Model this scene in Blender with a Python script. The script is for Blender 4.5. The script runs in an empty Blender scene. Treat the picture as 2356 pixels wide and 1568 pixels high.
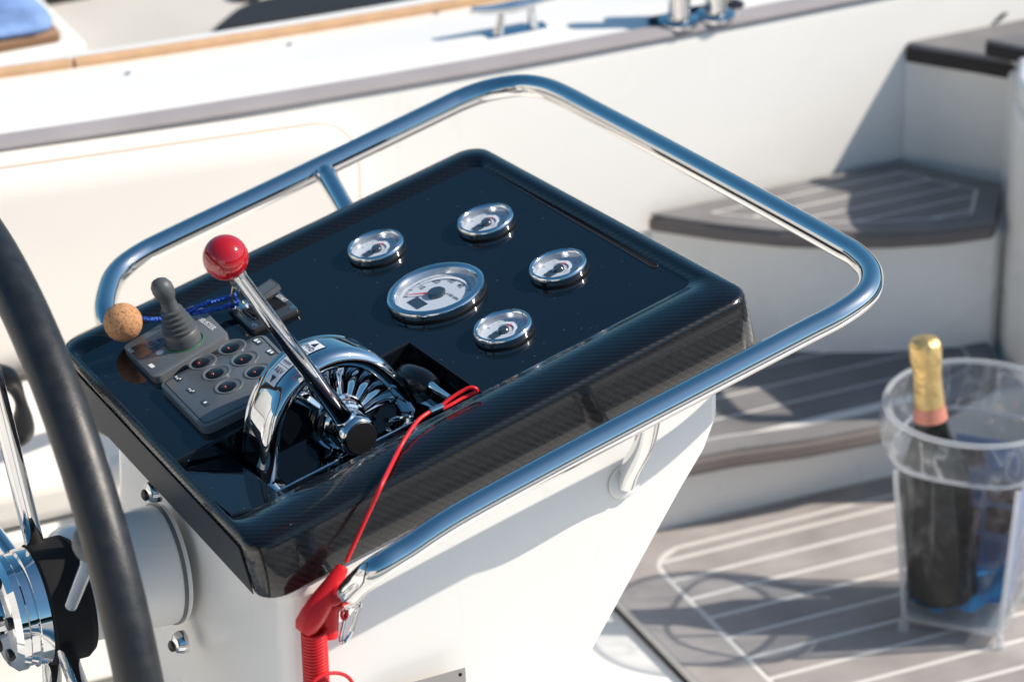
import bpy, bmesh, math, random
import numpy as np
from math import radians, sin, cos, pi, atan2, sqrt
from mathutils import Matrix, Vector
from mathutils.geometry import tessellate_polygon
random.seed(7)
SC = bpy.context.scene
COL = SC.collection
A3 = lambda *a: np.array(a, dtype=float)

# ------------------------------------------------------------------ camera, sky, sun, exposure
ELEV, ALPHA, DIST, ZP = radians(27.5), radians(25.5), 4.4, 0.70
R = A3(1, 0, 0); U = A3(0, sin(ELEV), cos(ELEV)); W = A3(0, cos(ELEV), -sin(ELEV))
T = A3(0, 0, ZP); CAM = T - DIST * W
FP = 11000 / 1.0866
F = A3(cos(ALPHA), sin(ALPHA), 0); V = A3(-sin(ALPHA), cos(ALPHA), 0); Z = A3(0, 0, 1)   # bow, port, up
cd = bpy.data.cameras.new('camera'); cam = bpy.data.objects.new('camera', cd); COL.objects.link(cam)
cd.sensor_width = 36; cd.lens = 36 * 11000 / 2560; cd.clip_start = 0.1; cd.clip_end = 6000
cam.matrix_world = Matrix(((R[0], U[0], -W[0], CAM[0]), (R[1], U[1], -W[1], CAM[1]), (R[2], U[2], -W[2], CAM[2]), (0, 0, 0, 1)))
cd.dof.use_dof = True; cd.dof.focus_distance = 4.38; cd.dof.aperture_fstop = 5.2
SC.camera = cam
S_TRAVEL = -29 * F + 13 * V - 28 * Z                      # the way sunlight travels
to_sun = -S_TRAVEL / np.linalg.norm(S_TRAVEL)
world = bpy.data.worlds.new('World'); SC.world = world; world.use_nodes = True
nt = world.node_tree; nt.nodes.clear()
sky = nt.nodes.new('ShaderNodeTexSky'); sky.sky_type = 'NISHITA'; sky.sun_disc = False
sky.sun_elevation = math.asin(to_sun[2]); sky.sun_rotation = atan2(to_sun[0], to_sun[1])
sky.air_density = 1.0; sky.dust_density = 1.2; sky.ozone_density = 6.0
bg = nt.nodes.new('ShaderNodeBackground'); bg.inputs['Strength'].default_value = 0.10
wo = nt.nodes.new('ShaderNodeOutputWorld')
hs_ = nt.nodes.new('ShaderNodeHueSaturation'); hs_.inputs['Saturation'].default_value = 1.15; hs_.inputs['Hue'].default_value = .482; nt.links.new(sky.outputs[0], hs_.inputs['Color']); nt.links.new(hs_.outputs[0], bg.inputs[0]); nt.links.new(bg.outputs[0], wo.inputs[0])
sl = bpy.data.lights.new('sun', 'SUN'); sl.energy = 4.8; sl.angle = radians(0.53); sl.color = (1.0, 0.905, 0.78)
so = bpy.data.objects.new('sun', sl); COL.objects.link(so)
so.rotation_euler = Vector(to_sun).to_track_quat('Z', 'Y').to_euler()
SC.view_settings.view_transform = 'Standard'; SC.view_settings.look = 'None'
SC.view_settings.gamma = 1; SC.view_settings.use_curve_mapping = False
SC.view_settings.exposure = 0.32

# ------------------------------------------------------------------ measuring helpers (picture point -> place on a real plane)
def ray(x, y): return R * (x - 1178) / FP + U * (784 - y) / FP + W
def on(x, y, P, N):
    d = ray(x, y); return CAM + d * (np.dot(P - CAM, N) / np.dot(d, N))
def nrm(a): return a / np.linalg.norm(a)
PN = nrm(A3(-.22, -.052, .974))                            # dashboard normal
def PW(x, y, w=0.): return on(x, y, T + PN * w, PN)
PU = nrm(PW(1700, 686, .006) - PW(788, 1158, .006)); PV = np.cross(PN, PU)
def L(u, v, w=0.): return T + u * PU + v * PV + w * PN
def uv(x, y, w=0.):
    q = PW(x, y, w) - T; return np.array([q @ PU, q @ PV])
def onv(x, y, vv):
    p = on(x, y, T + PV * vv, PV) - T; return p @ PU, p @ PN
def FVZ(f, v, z=0.): return f * F + v * V + z * Z
def fvz(x, y, z):
    p = on(x, y, A3(0, 0, z), Z); return np.array([p @ F, p @ V])

# ------------------------------------------------------------------ materials
def mat(name, col, rough=.5, metal=0., spec=.5, coat=0., coat_rough=.03, **k):
    m = bpy.data.materials.new(name); m.use_nodes = True
    b = m.node_tree.nodes['Principled BSDF']
    b.inputs['Base Color'].default_value = (*col, 1); b.inputs['Roughness'].default_value = rough
    b.inputs['Metallic'].default_value = metal; b.inputs['Specular IOR Level'].default_value = spec
    b.inputs['Coat Weight'].default_value = coat; b.inputs['Coat Roughness'].default_value = coat_rough
    return m
def nodes(m): return m.node_tree.nodes, m.node_tree.links, m.node_tree.nodes['Principled BSDF']
def add_noise(m, scale=8., amt=.06, bump=0., bscale=200., rough_amt=0., bdist=.001, detail=3., coord='Object'):
    N, K, b = nodes(m)
    tc = N.new('ShaderNodeTexCoord'); no = N.new('ShaderNodeTexNoise')
    no.inputs['Scale'].default_value = scale; no.inputs['Detail'].default_value = detail
    K.new(tc.outputs[coord], no.inputs['Vector'])
    col = b.inputs['Base Color'].default_value[:]
    if amt:
        r = N.new('ShaderNodeMapRange'); r.inputs[3].default_value = 1 - amt; r.inputs[4].default_value = 1 + amt
        r.inputs[1].default_value = .3; r.inputs[2].default_value = .7
        K.new(no.outputs[0], r.inputs[0])
        mx = N.new('ShaderNodeVectorMath'); mx.operation = 'SCALE'; mx.inputs[0].default_value = col[:3]
        K.new(r.outputs[0], mx.inputs['Scale']); K.new(mx.outputs[0], b.inputs['Base Color'])
    if rough_amt:
        rr = N.new('ShaderNodeMapRange'); r0 = b.inputs['Roughness'].default_value
        rr.inputs[1].default_value = .3; rr.inputs[2].default_value = .7
        rr.inputs[3].default_value = max(0, r0 - rough_amt); rr.inputs[4].default_value = r0 + rough_amt
        K.new(no.outputs[0], rr.inputs[0]); K.new(rr.outputs[0], b.inputs['Roughness'])
    if bump:
        n2 = N.new('ShaderNodeTexNoise'); n2.inputs['Scale'].default_value = bscale; n2.inputs['Detail'].default_value = 4
        K.new(tc.outputs[coord], n2.inputs['Vector'])
        bp = N.new('ShaderNodeBump'); bp.inputs['Strength'].default_value = bump; bp.inputs['Distance'].default_value = bdist
        K.new(n2.outputs[0], bp.inputs['Height']); K.new(bp.outputs[0], b.inputs['Normal'])
    return m

M = {}
M['gel'] = add_noise(mat('gelcoat', (.82, .80, .765), .28, spec=.5, coat=.25, coat_rough=.1), 3., .015, rough_amt=.08)
M['gelshade'] = M['gel']
M['cream'] = add_noise(mat('cream_vinyl', (.80, .76, .71), .5), 6., .02, .12, 260., bdist=.0004)
M['pipe'] = mat('tan_piping', (.60, .47, .37), .6)
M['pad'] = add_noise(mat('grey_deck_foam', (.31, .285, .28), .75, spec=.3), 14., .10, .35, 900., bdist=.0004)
def grain(m):
    N, K, b = nodes(m); src = b.inputs['Base Color'].links[0].from_socket
    tc = N.new('ShaderNodeTexCoord'); mp = N.new('ShaderNodeMapping'); mp.inputs['Rotation'].default_value[2] = -ALPHA; K.new(tc.outputs['Object'], mp.inputs[0])
    m2 = N.new('ShaderNodeMapping'); m2.inputs['Scale'].default_value = (20, 700, 60); K.new(mp.outputs[0], m2.inputs[0])
    no = N.new('ShaderNodeTexNoise'); no.inputs['Scale'].default_value = 1.; no.inputs['Detail'].default_value = 3; K.new(m2.outputs[0], no.inputs['Vector'])
    n3 = N.new('ShaderNodeTexNoise'); n3.inputs['Scale'].default_value = 7.; n3.inputs['Detail'].default_value = 5; K.new(tc.outputs['Object'], n3.inputs['Vector'])
    ad = N.new('ShaderNodeMath'); ad.operation = 'MULTIPLY'; K.new(no.outputs[0], ad.inputs[0]); K.new(n3.outputs[0], ad.inputs[1])
    rg = N.new('ShaderNodeMapRange'); rg.inputs[1].default_value = .12; rg.inputs[2].default_value = .38; rg.inputs[3].default_value = .88; rg.inputs[4].default_value = 1.12; K.new(ad.outputs[0], rg.inputs[0])
    sc = N.new('ShaderNodeVectorMath'); sc.operation = 'SCALE'; oi = N.new('ShaderNodeObjectInfo'); ro = N.new('ShaderNodeMapRange'); ro.inputs[3].default_value = .90; ro.inputs[4].default_value = 1.08; K.new(oi.outputs['Random'], ro.inputs[0])
    mu = N.new('ShaderNodeMath'); mu.operation = 'MULTIPLY'; K.new(rg.outputs[0], mu.inputs[0]); K.new(ro.outputs[0], mu.inputs[1])   # boards differ a little from one another
    K.new(src, sc.inputs[0]); K.new(mu.outputs[0], sc.inputs['Scale']); K.new(sc.outputs[0], b.inputs['Base Color'])
grain(M['pad'])
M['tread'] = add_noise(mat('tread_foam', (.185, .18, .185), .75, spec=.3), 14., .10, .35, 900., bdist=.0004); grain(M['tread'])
M['paddark'] = add_noise(mat('charcoal_edge', (.035, .03, .03), .7, spec=.3), 14., .1)
M['padside'] = add_noise(mat('foam_side', (.16, .14, .135), .7, spec=.3), 14., .1)
M['caulk'] = mat('white_caulk', (.62, .60, .58), .6)
M['trim'] = add_noise(mat('grey_trim_foam', (.34, .315, .325), .8, spec=.2), 9., .08, .3, 700., bdist=.0004)
M['teak'] = add_noise(mat('teak', (.56, .35, .20), .6, spec=.3), 30., .10)
M['dock'] = add_noise(mat('pale_dock', (.56, .53, .49), .8, spec=.2), 5., .06)
M['black'] = mat('black_plastic', (.012, .012, .014), .4)
M['blackgloss'] = mat('black_gloss', (.006, .006, .007), .16)
M['slotreflect'] = mat('slot_edge_reflection', (.06, .035, .025), .2, coat=1.)  # brown reflection along the slot, put into the base colour
M['apron'] = mat('dark_satin', (.014, .018, .024), .45, spec=.25)
M['blackmatte'] = mat('black_matte', (.01, .01, .011), .75, spec=.2)
M['rubber'] = mat('black_rubber', (.02, .021, .024), .6)
M['bluecloth'] = add_noise(mat('blue_cloth', (.22, .34, .62), .9, spec=.1), 18., .25, .6, 60., bdist=.004)
M['fill_pontoon'] = add_noise(mat('fill_pontoon_wood', (.30, .25, .20), .8, spec=.2), 3., .25)
M['wood'] = mat('brown_wood', (.28, .15, .08), .6)
M['chrome'] = add_noise(mat('chrome', (.70, .705, .71), .03, metal=1.), 60., 0, .05, 45., bdist=.0006)
M['steel'] = add_noise(mat('stainless', (.72, .715, .71), .028, metal=1.), 60., 0, .10, 45., bdist=.0005)
M['brush'] = mat('brushed_plate', (.50, .47, .45), .35, metal=.8)
M['red'] = add_noise(mat('red_knob', (.42, .008, .014), .09, coat=.6, coat_rough=.04), 20., .05)
M['redp'] = mat('red_plastic', (.62, .012, .018), .38, spec=.4)
M['redp'].node_tree.nodes['Principled BSDF'].inputs['Subsurface Weight'].default_value = .08
M['grey'] = add_noise(mat('grey_rubber', (.075, .082, .088), .48, spec=.4), 40., .08, .12, 500., bdist=.0003)
M['greyp'] = add_noise(mat('grey_faceplate', (.115, .125, .135), .35, coat=.2, coat_rough=.15), 30., .06)
M['greyd'] = mat('dark_faceplate', (.045, .05, .057), .22, coat=.4, coat_rough=.08)
M['well'] = mat('button_grey', (.12, .13, .14), .3, coat=.3, coat_rough=.1)
M['led'] = mat('red_led', (.32, .04, .03), .15, coat=.5)
M['print'] = mat('white_print', (.75, .76, .78), .5)
M['ink'] = mat('dark_ink', (.012, .02, .06), .45)
M['plate'] = mat('label_white', (.70, .72, .76), .35, coat=.3)
M['green'] = mat('green_ring', (.02, .22, .07), .3)
M['dial'] = mat('dial_face', (.62, .66, .72), .45)
M['dialrim'] = mat('dial_inner_rim', (.55, .57, .60), .22, metal=.7)
M['crescent'] = mat('painted_caustic', (.86, .86, .88), .35, coat=.3)  # sunlight bounced off the bezel, painted as a pale crescent
M['needle'] = mat('red_needle', (.75, .02, .05), .4)
M['ledgrey'] = mat('lcd', (.03, .045, .06), .12, coat=.5)
M['brass'] = mat('brass', (.55, .45, .26), .18, metal=1.)
M['gold'] = add_noise(mat('gold_foil', (.74, .52, .22), .38, metal=.8), 40., .12, 1., 75., bdist=.005)
M['orange'] = mat('orange_band', (.62, .24, .17), .35, metal=.3)
M['bottle'] = mat('dark_green_glass', (.004, .006, .005), .05, spec=.0, coat=.8, coat_rough=.02)
M['cyan'] = add_noise(mat('cyan_cloth', (.005, .42, .85), .6, coat=.2), 20., .3, .6, 50., bdist=.006)
M['grill'] = mat('amber', (.5, .22, .1), .4)

def scuffs(m, col=(.50, .47, .43)):                         # sparse small marks and fine drip streaks in the gelcoat
    N, K, b = nodes(m); src = b.inputs['Base Color'].links[0].from_socket
    tc = N.new('ShaderNodeTexCoord'); mp = N.new('ShaderNodeMapping'); mp.inputs['Scale'].default_value = (9, 9, 2.2); K.new(tc.outputs['Object'], mp.inputs[0])
    no = N.new('ShaderNodeTexNoise'); no.inputs['Scale'].default_value = 3.; no.inputs['Detail'].default_value = 8; no.inputs['Roughness'].default_value = .72; K.new(mp.outputs[0], no.inputs['Vector'])
    rg = N.new('ShaderNodeMapRange'); rg.inputs[1].default_value = .60; rg.inputs[2].default_value = .74; rg.inputs[3].default_value = 0; rg.inputs[4].default_value = .22; K.new(no.outputs[0], rg.inputs[0])
    mx = N.new('ShaderNodeMix'); mx.data_type = 'RGBA'; K.new(rg.outputs[0], mx.inputs[0]); K.new(src, mx.inputs[6]); mx.inputs[7].default_value = (*col, 1); K.new(mx.outputs[2], b.inputs['Base Color'])
scuffs(M['gel'])
def twill():                                               # woven carbon under a glossy coat
    m = mat('carbon_fibre', (.01, .01, .012), .30, spec=.22, coat=1., coat_rough=.025)
    N, K, b = nodes(m)
    tc = N.new('ShaderNodeTexCoord'); sp = N.new('ShaderNodeSeparateXYZ'); K.new(tc.outputs['Object'], sp.inputs[0])
    def mth(op, a, c=None, v=None):
        n = N.new('ShaderNodeMath'); n.operation = op
        K.new(a, n.inputs[0]) if not isinstance(a, float) else setattr(n.inputs[0], 'default_value', a)
        if c is not None: K.new(c, n.inputs[1])
        if v is not None: n.inputs[1].default_value = v
        return n.outputs[0]
    yz = mth('SUBTRACT', sp.outputs[1], mth('MULTIPLY', sp.outputs[2], v=.6)); xz = mth('ADD', sp.outputs[0], mth('MULTIPLY', sp.outputs[2], v=1.6))
    fx = mth('FLOOR', mth('MULTIPLY', xz, v=1 / .0023)); fy = mth('FLOOR', mth('MULTIPLY', yz, v=1 / .0023))
    s = mth('ADD', fx, fy); q = mth('FRACT', mth('MULTIPLY', s, v=.25)); g = mth('GREATER_THAN', q, v=.45)
    # tow roundness
    cx = mth('ABSOLUTE', mth('SUBTRACT', mth('FRACT', mth('MULTIPLY', xz, v=1 / .0023)), v=.5))
    cy = mth('ABSOLUTE', mth('SUBTRACT', mth('FRACT', mth('MULTIPLY', yz, v=1 / .0023)), v=.5))
    mx = N.new('ShaderNodeMix'); mx.data_type = 'FLOAT'; K.new(g, mx.inputs[0]); K.new(cx, mx.inputs[2]); K.new(cy, mx.inputs[3])
    bp = N.new('ShaderNodeBump'); bp.inputs['Strength'].default_value = .25; bp.inputs['Distance'].default_value = .0006
    bp.invert = True; K.new(mx.outputs[0], bp.inputs['Height']); K.new(bp.outputs[0], b.inputs['Normal'])
    rp = N.new('ShaderNodeMapRange'); K.new(g, rp.inputs[0]); rp.inputs[3].default_value = .22; rp.inputs[4].default_value = .4
    K.new(rp.outputs[0], b.inputs['Roughness'])
    cm = N.new('ShaderNodeMix'); cm.data_type = 'RGBA'; K.new(g, cm.inputs[0])
    cm.inputs[6].default_value = (.007, .008, .010, 1); cm.inputs[7].default_value = (.0015, .0018, .0025, 1)
    K.new(cm.outputs[2], b.inputs['Base Color'])
    return m
M['carbon'] = twill(); M['carbon'].node_tree.nodes['Principled BSDF'].inputs['Coat IOR'].default_value = 1.42
def gloss_panel():
    m = mat('gloss_black_panel', (.004, .006, .009), .10, spec=.0, coat=1., coat_rough=.03)
    N, K, b = nodes(m)
    tc = N.new('ShaderNodeTexCoord'); vo = N.new('ShaderNodeTexVoronoi'); vo.inputs['Scale'].default_value = 150.
    K.new(tc.outputs['Object'], vo.inputs['Vector'])
    lt = N.new('ShaderNodeMath'); lt.operation = 'LESS_THAN'; K.new(vo.outputs['Distance'], lt.inputs[0])
    # dust specks of uneven size: threshold varies with the cell's own random colour
    sx = N.new('ShaderNodeSeparateColor'); K.new(vo.outputs['Color'], sx.inputs[0])
    pw = N.new('ShaderNodeMath'); pw.operation = 'POWER'; K.new(sx.outputs[0], pw.inputs[0]); pw.inputs[1].default_value = 4.
    ml = N.new('ShaderNodeMath'); ml.operation = 'MULTIPLY'; K.new(pw.outputs[0], ml.inputs[0]); ml.inputs[1].default_value = .10
    K.new(ml.outputs[0], lt.inputs[1])
    cm = N.new('ShaderNodeMix'); cm.data_type = 'RGBA'; K.new(lt.outputs[0], cm.inputs[0])
    cm.inputs[6].default_value = (.004, .006, .009, 1); cm.inputs[7].default_value = (.14, .17, .20, 1)
    K.new(cm.outputs[2], b.inputs['Base Color'])
    no = N.new('ShaderNodeTexNoise'); no.inputs['Scale'].default_value = 9.; K.new(tc.outputs['Object'], no.inputs['Vector'])
    r = N.new('ShaderNodeMapRange'); r.inputs[1].default_value = .3; r.inputs[2].default_value = .7
    r.inputs[3].default_value = .02; r.inputs[4].default_value = .09
    K.new(no.outputs[0], r.inputs[0]); K.new(r.outputs[0], b.inputs['Coat Roughness'])
    return m
M['panel'] = gloss_panel()
def leather():
    m = mat('black_leather', (.014, .016, .019), .42, spec=.45)
    return add_noise(m, 60., .25, .5, 420., .06, bdist=.0006)
M['leather'] = leather()
def cork():
    m = mat('cork', (.52, .30, .16), .85, spec=.2); N, K, b = nodes(m)
    tc = N.new('ShaderNodeTexCoord'); no = N.new('ShaderNodeTexNoise'); no.inputs['Scale'].default_value = 430.; no.inputs['Detail'].default_value = 4
    K.new(tc.outputs['Object'], no.inputs['Vector'])
    cr = N.new('ShaderNodeValToRGB'); K.new(no.outputs[0], cr.inputs[0])
    e = cr.color_ramp.elements; e[0].position = .34; e[0].color = (.22, .10, .05, 1); e[1].position = .44; e[1].color = (.44, .23, .11, 1)
    x = e.new(.62); x.color = (.54, .29, .15, 1)
    K.new(cr.outputs[0], b.inputs['Base Color'])
    bp = N.new('ShaderNodeBump'); bp.inputs['Strength'].default_value = .6; bp.inputs['Distance'].default_value = .0008
    K.new(no.outputs[0], bp.inputs['Height']); K.new(bp.outputs[0], b.inputs['Normal'])
    return m
M['cork'] = cork()
def rope():
    m = mat('blue_rope', (.006, .07, .48), .45, spec=.5); N, K, b = nodes(m)
    tc = N.new('ShaderNodeTexCoord'); wv = N.new('ShaderNodeTexVoronoi'); wv.inputs['Scale'].default_value = 420.
    K.new(tc.outputs['Object'], wv.inputs['Vector'])
    cr = N.new('ShaderNodeValToRGB'); K.new(wv.outputs['Distance'], cr.inputs[0])
    e = cr.color_ramp.elements; e[0].position = .1; e[0].color = (.02, .20, .75, 1); e[1].position = .6; e[1].color = (.003, .03, .28, 1)
    K.new(cr.outputs[0], b.inputs['Base Color'])
    bp = N.new('ShaderNodeBump'); bp.inputs['Strength'].default_value = 1; bp.inputs['Distance'].default_value = .001; bp.invert = True
    K.new(wv.outputs['Distance'], bp.inputs['Height']); K.new(bp.outputs[0], b.inputs['Normal'])
    return m
M['rope'] = rope()
def clear(name, tint=(.97, .98, .99), ior=1.45, lo=0.0, haze=.0, rough=.02):   # thin clear sheet: see-through plus Fresnel reflection
    m = bpy.data.materials.new(name); m.use_nodes = True; N = m.node_tree.nodes; K = m.node_tree.links; N.clear()
    o = N.new('ShaderNodeOutputMaterial'); t = N.new('ShaderNodeBsdfTransparent'); t.inputs[0].default_value = (*tint, 1)
    g = N.new('ShaderNodeBsdfGlossy'); g.inputs['Roughness'].default_value = rough
    fr = N.new('ShaderNodeFresnel'); gm = N.new('ShaderNodeNewGeometry'); im = N.new('ShaderNodeMapRange')   # same reflectance from either side of the sheet
    im.inputs[3].default_value = ior; im.inputs[4].default_value = 1 / ior; K.new(gm.outputs['Backfacing'], im.inputs[0]); K.new(im.outputs[0], fr.inputs[0])
    ad = N.new('ShaderNodeMath'); ad.operation = 'MULTIPLY_ADD'; ad.inputs[1].default_value = 1 - lo; ad.inputs[2].default_value = lo
    K.new(fr.outputs[0], ad.inputs[0])
    mx = N.new('ShaderNodeMixShader'); K.new(ad.outputs[0], mx.inputs[0]); K.new(t.outputs[0], mx.inputs[1]); K.new(g.outputs[0], mx.inputs[2])
    
    if haze:                                               # a little milky scatter in the plastic
        df = N.new('ShaderNodeBsdfDiffuse'); df.inputs[0].default_value = (.85, .86, .88, 1); tl = N.new('ShaderNodeBsdfTranslucent'); tl.inputs[0].default_value = (.85, .86, .88, 1)
        a1 = N.new('ShaderNodeMixShader'); a1.inputs[0].default_value = .5; K.new(df.outputs[0], a1.inputs[1]); K.new(tl.outputs[0], a1.inputs[2])
        a2 = N.new('ShaderNodeMixShader'); a2.inputs[0].default_value = haze; K.new(mx.outputs[0], a2.inputs[1]); K.new(a1.outputs[0], a2.inputs[2]); mx = a2
    K.new(mx.outputs[0], o.inputs[0]); return m
M['glass'] = clear('gauge_glass')
M['acrylic'] = clear('clear_acrylic', (.92, .94, .95), 1.5, .12, haze=.32, rough=.05)  # haze whitens ribs and rings to carry a painted edge highlight
def acrylic_wavy(haze, wisp, sc=(16, 16, 5)):
    m = clear('wavy_acrylic', (.90, .92, .94), 1.33, .0, haze=haze, rough=.05); N = m.node_tree.nodes; K = m.node_tree.links
    tc = N.new('ShaderNodeTexCoord'); no = N.new('ShaderNodeTexNoise'); no.inputs['Scale'].default_value = 11.; no.inputs['Distortion'].default_value = .4
    K.new(tc.outputs['Object'], no.inputs['Vector']); bp = N.new('ShaderNodeBump'); bp.inputs['Strength'].default_value = .8; bp.inputs['Distance'].default_value = .014
    K.new(no.outputs[0], bp.inputs['Height'])
    # creases plus reflection streaks painted as whitish haze in the plastic
    mp = N.new('ShaderNodeMapping'); mp.inputs['Scale'].default_value = sc; K.new(tc.outputs['Object'], mp.inputs[0])
    nw = N.new('ShaderNodeTexNoise'); nw.inputs['Scale'].default_value = 1.; nw.inputs['Detail'].default_value = 2.5; nw.inputs['Distortion'].default_value = .5; K.new(mp.outputs[0], nw.inputs['Vector'])
    cr = N.new('ShaderNodeValToRGB'); K.new(nw.outputs[0], cr.inputs[0]); e = cr.color_ramp.elements
    e[0].position = .50; e[0].color = (haze,) * 3 + (1,); e[1].position = .53; e[1].color = (wisp,) * 3 + (1,)
    x = e.new(.545); x.color = (wisp * .3 + haze,) * 3 + (1,); x = e.new(.60); x.color = (haze,) * 3 + (1,)
    mxs = [n for n in N if n.type == 'MIX_SHADER' and n.outputs[0].links and n.outputs[0].links[0].to_node.type == 'OUTPUT_MATERIAL'][0]
    K.new(cr.outputs[0], mxs.inputs[0])
    for n in list(N):
        if n.type in ('BSDF_GLOSSY', 'FRESNEL'): K.new(bp.outputs[0], n.inputs['Normal'])
    return m
M['acrylicw'] = acrylic_wavy(.006, .09, (26, 26, 3)); M['acrylicc'] = acrylic_wavy(.05, .28, (24, 24, 9))
def water():
    m = mat('harbour_water', (.012, .035, .05), .06, spec=.5)
    return add_noise(m, .5, .2, .5, 1.3, bdist=.12)
M['water'] = water()
M['shore'] = add_noise(mat('wooded_shore', (.035, .045, .03), .9, spec=.1), .05, .4)
def photos():                                              # printed sleeve with a grid of small pictures
    m = mat('printed_sleeve', (.2, .28, .45), .4); N, K, b = nodes(m)
    tc = N.new('ShaderNodeTexCoord'); mp = N.new('ShaderNodeMapping'); mp.inputs['Scale'].default_value = (1, 1, 1)
    K.new(tc.outputs['Object'], mp.inputs[0])
    no = N.new('ShaderNodeTexNoise'); no.inputs['Scale'].default_value = 60.; no.inputs['Detail'].default_value = 2; K.new(mp.outputs[0], no.inputs['Vector'])
    cr = N.new('ShaderNodeValToRGB'); K.new(no.outputs[0], cr.inputs[0])
    e = cr.color_ramp.elements; e[0].position = .35; e[0].color = (.03, .025, .03, 1); e[1].position = .65; e[1].color = (.45, .40, .38, 1)
    x = e.new(.5); x.color = (.22, .11, .08, 1)
    K.new(cr.outputs[0], b.inputs['Base Color']); return m
M['photo'] = photos()
M['sleeve'] = mat('blue_sleeve_print', (.28, .36, .55), .4)
M['sky_blue_print'] = add_noise(mat('sky_print', (.10, .22, .48), .4), 40., .4)

# ------------------------------------------------------------------ mesh building
class MB:
    def __init__(s): s.v = []; s.f = []
    def add(s, vs, fs):
        o = len(s.v); s.v += [np.asarray(p, float) for p in vs]; s.f += [tuple(i + o for i in f) for f in fs]; return s
    def loft(s, loops, cap0=True, cap1=True, closed=True):
        n = len(loops[0]); vs = [p for lp in loops for p in lp]; fs = []
        for k in range(len(loops) - 1):
            for i in range(n if closed else n - 1):
                j = (i + 1) % n; fs.append((k * n + i, k * n + j, (k + 1) * n + j, (k + 1) * n + i))
        if cap0: fs.append(tuple(reversed(range(n))))
        if cap1: fs.append(tuple(range((len(loops) - 1) * n, len(loops) * n)))
        return s.add(vs, fs)
    def lathe(s, o, ax, prof, seg=40, ref=None, cap0=True, cap1=True, a0=0, a1=2 * pi):   # prof: (radius, height)
        ax = nrm(np.asarray(ax, float)); r0 = np.asarray(ref if ref is not None else (A3(0, 0, 1) if abs(ax[2]) < .9 else A3(1, 0, 0)), float)
        x = nrm(r0 - (r0 @ ax) * ax); y = np.cross(ax, x)
        full = abs(a1 - a0 - 2 * pi) < 1e-6; m = seg if full else seg + 1
        lp = [[o + ax * h + (x * cos(a0 + (a1 - a0) * i / seg) + y * sin(a0 + (a1 - a0) * i / seg)) * r for i in range(m)] for r, h in prof]
        return s.loft(lp, cap0, cap1, full)
    def tube(s, path, r, seg=14, caps=True, closed=False):
        P = [np.asarray(p, float) for p in path]; n = len(P); lp = []; prev = None
        for i in range(n):
            a = P[(i - 1) % n] if (closed or i > 0) else P[i]; b = P[(i + 1) % n] if (closed or i < n - 1) else P[i]
            t = nrm(b - a)
            if prev is None:
                g = A3(0, 0, 1) if abs(t[2]) < .9 else A3(1, 0, 0); x = nrm(g - (g @ t) * t)
            else: x = nrm(prev - (prev @ t) * t)
            prev = x; y = np.cross(t, x); rr = r[i] if hasattr(r, '__len__') else r
            lp.append([P[i] + (x * cos(2 * pi * k / seg) + y * sin(2 * pi * k / seg)) * rr for k in range(seg)])
        if closed: lp.append(lp[0]); return s.loft(lp, False, False)
        return s.loft(lp, caps, caps)
    def box(s, o, ax, ay, az, sx, sy, sz):                 # o: centre of the bottom
        ax, ay, az = map(nrm, (ax, ay, az)); c = [o + ax * a * sx / 2 + ay * b * sy / 2 for a, b in ((-1, -1), (1, -1), (1, 1), (-1, 1))]
        return s.loft([c, [p + az * sz for p in c]])
    def prism(s, poly, d):                                 # poly: list of 3d points, d: vector
        return s.loft([[np.asarray(p, float) for p in poly], [np.asarray(p, float) + d for p in poly]])
    def sphere(s, o, r, ax=A3(0, 0, 1), seg=32, sq=1.):
        return s.lathe(o, ax, [(max(r * sin(pi * k / 18), 1e-5), -r * cos(pi * k / 18) * sq) for k in range(19)], seg)
    def sheet(s, poly):
        tri = tessellate_polygon([[Vector(p) for p in poly]]); return s.add(poly, tri)

FR = {}
def frame(o, x=A3(1, 0, 0), y=A3(0, 1, 0), z=A3(0, 0, 1)):
    return Matrix(((x[0], y[0], z[0], o[0]), (x[1], y[1], z[1], o[1]), (x[2], y[2], z[2], o[2]), (0, 0, 0, 1)))
def tag(o, label=None, cat=None, group=None, kind=None):
    for k, v in (('label', label), ('category', cat), ('group', group), ('kind', kind)):
        if v: o[k] = v
    return o
def thing(name, label, cat, fr, group=None, kind=None):
    o = bpy.data.objects.new(name, None); COL.objects.link(o); o.matrix_world = fr; o.empty_display_size = .03
    FR[o.name] = fr; return tag(o, label, cat, group, kind)
def obj(name, mb, m, parent=None, bevel=0, bseg=2, flat=False, ang=35, fr=None, subsurf=0, label=None):
    if parent is not None: fr = FR[parent.name]
    elif fr is None:
        a = np.array(mb.v); fr = frame(A3(*((a.min(0) + a.max(0)) / 2)[:2], a.min(0)[2]))
    inv = np.array(fr.inverted()); vs = [tuple((inv @ np.array([*p, 1.]))[:3]) for p in mb.v]
    me = bpy.data.meshes.new(name); me.from_pydata(vs, [], mb.f); me.materials.append(M[m] if isinstance(m, str) else m)
    b = bmesh.new(); b.from_mesh(me); bmesh.ops.remove_doubles(b, verts=b.verts, dist=1e-6); bmesh.ops.recalc_face_normals(b, faces=b.faces); b.to_mesh(me); b.free()
    if not flat: me.shade_smooth(); me.set_sharp_from_angle(angle=radians(ang))
    o = bpy.data.objects.new(name, me); COL.objects.link(o); FR[o.name] = fr
    if parent is not None: o.parent = parent
    else: o.matrix_world = fr
    if bevel:
        md = o.modifiers.new('bevel', 'BEVEL'); md.width = bevel; md.segments = bseg; md.limit_method = 'ANGLE'; md.angle_limit = radians(32); md.harden_normals = False
    if subsurf:
        md = o.modifiers.new('sub', 'SUBSURF'); md.levels = subsurf; md.render_levels = subsurf
    if label: o['label'] = label
    return o
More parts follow.
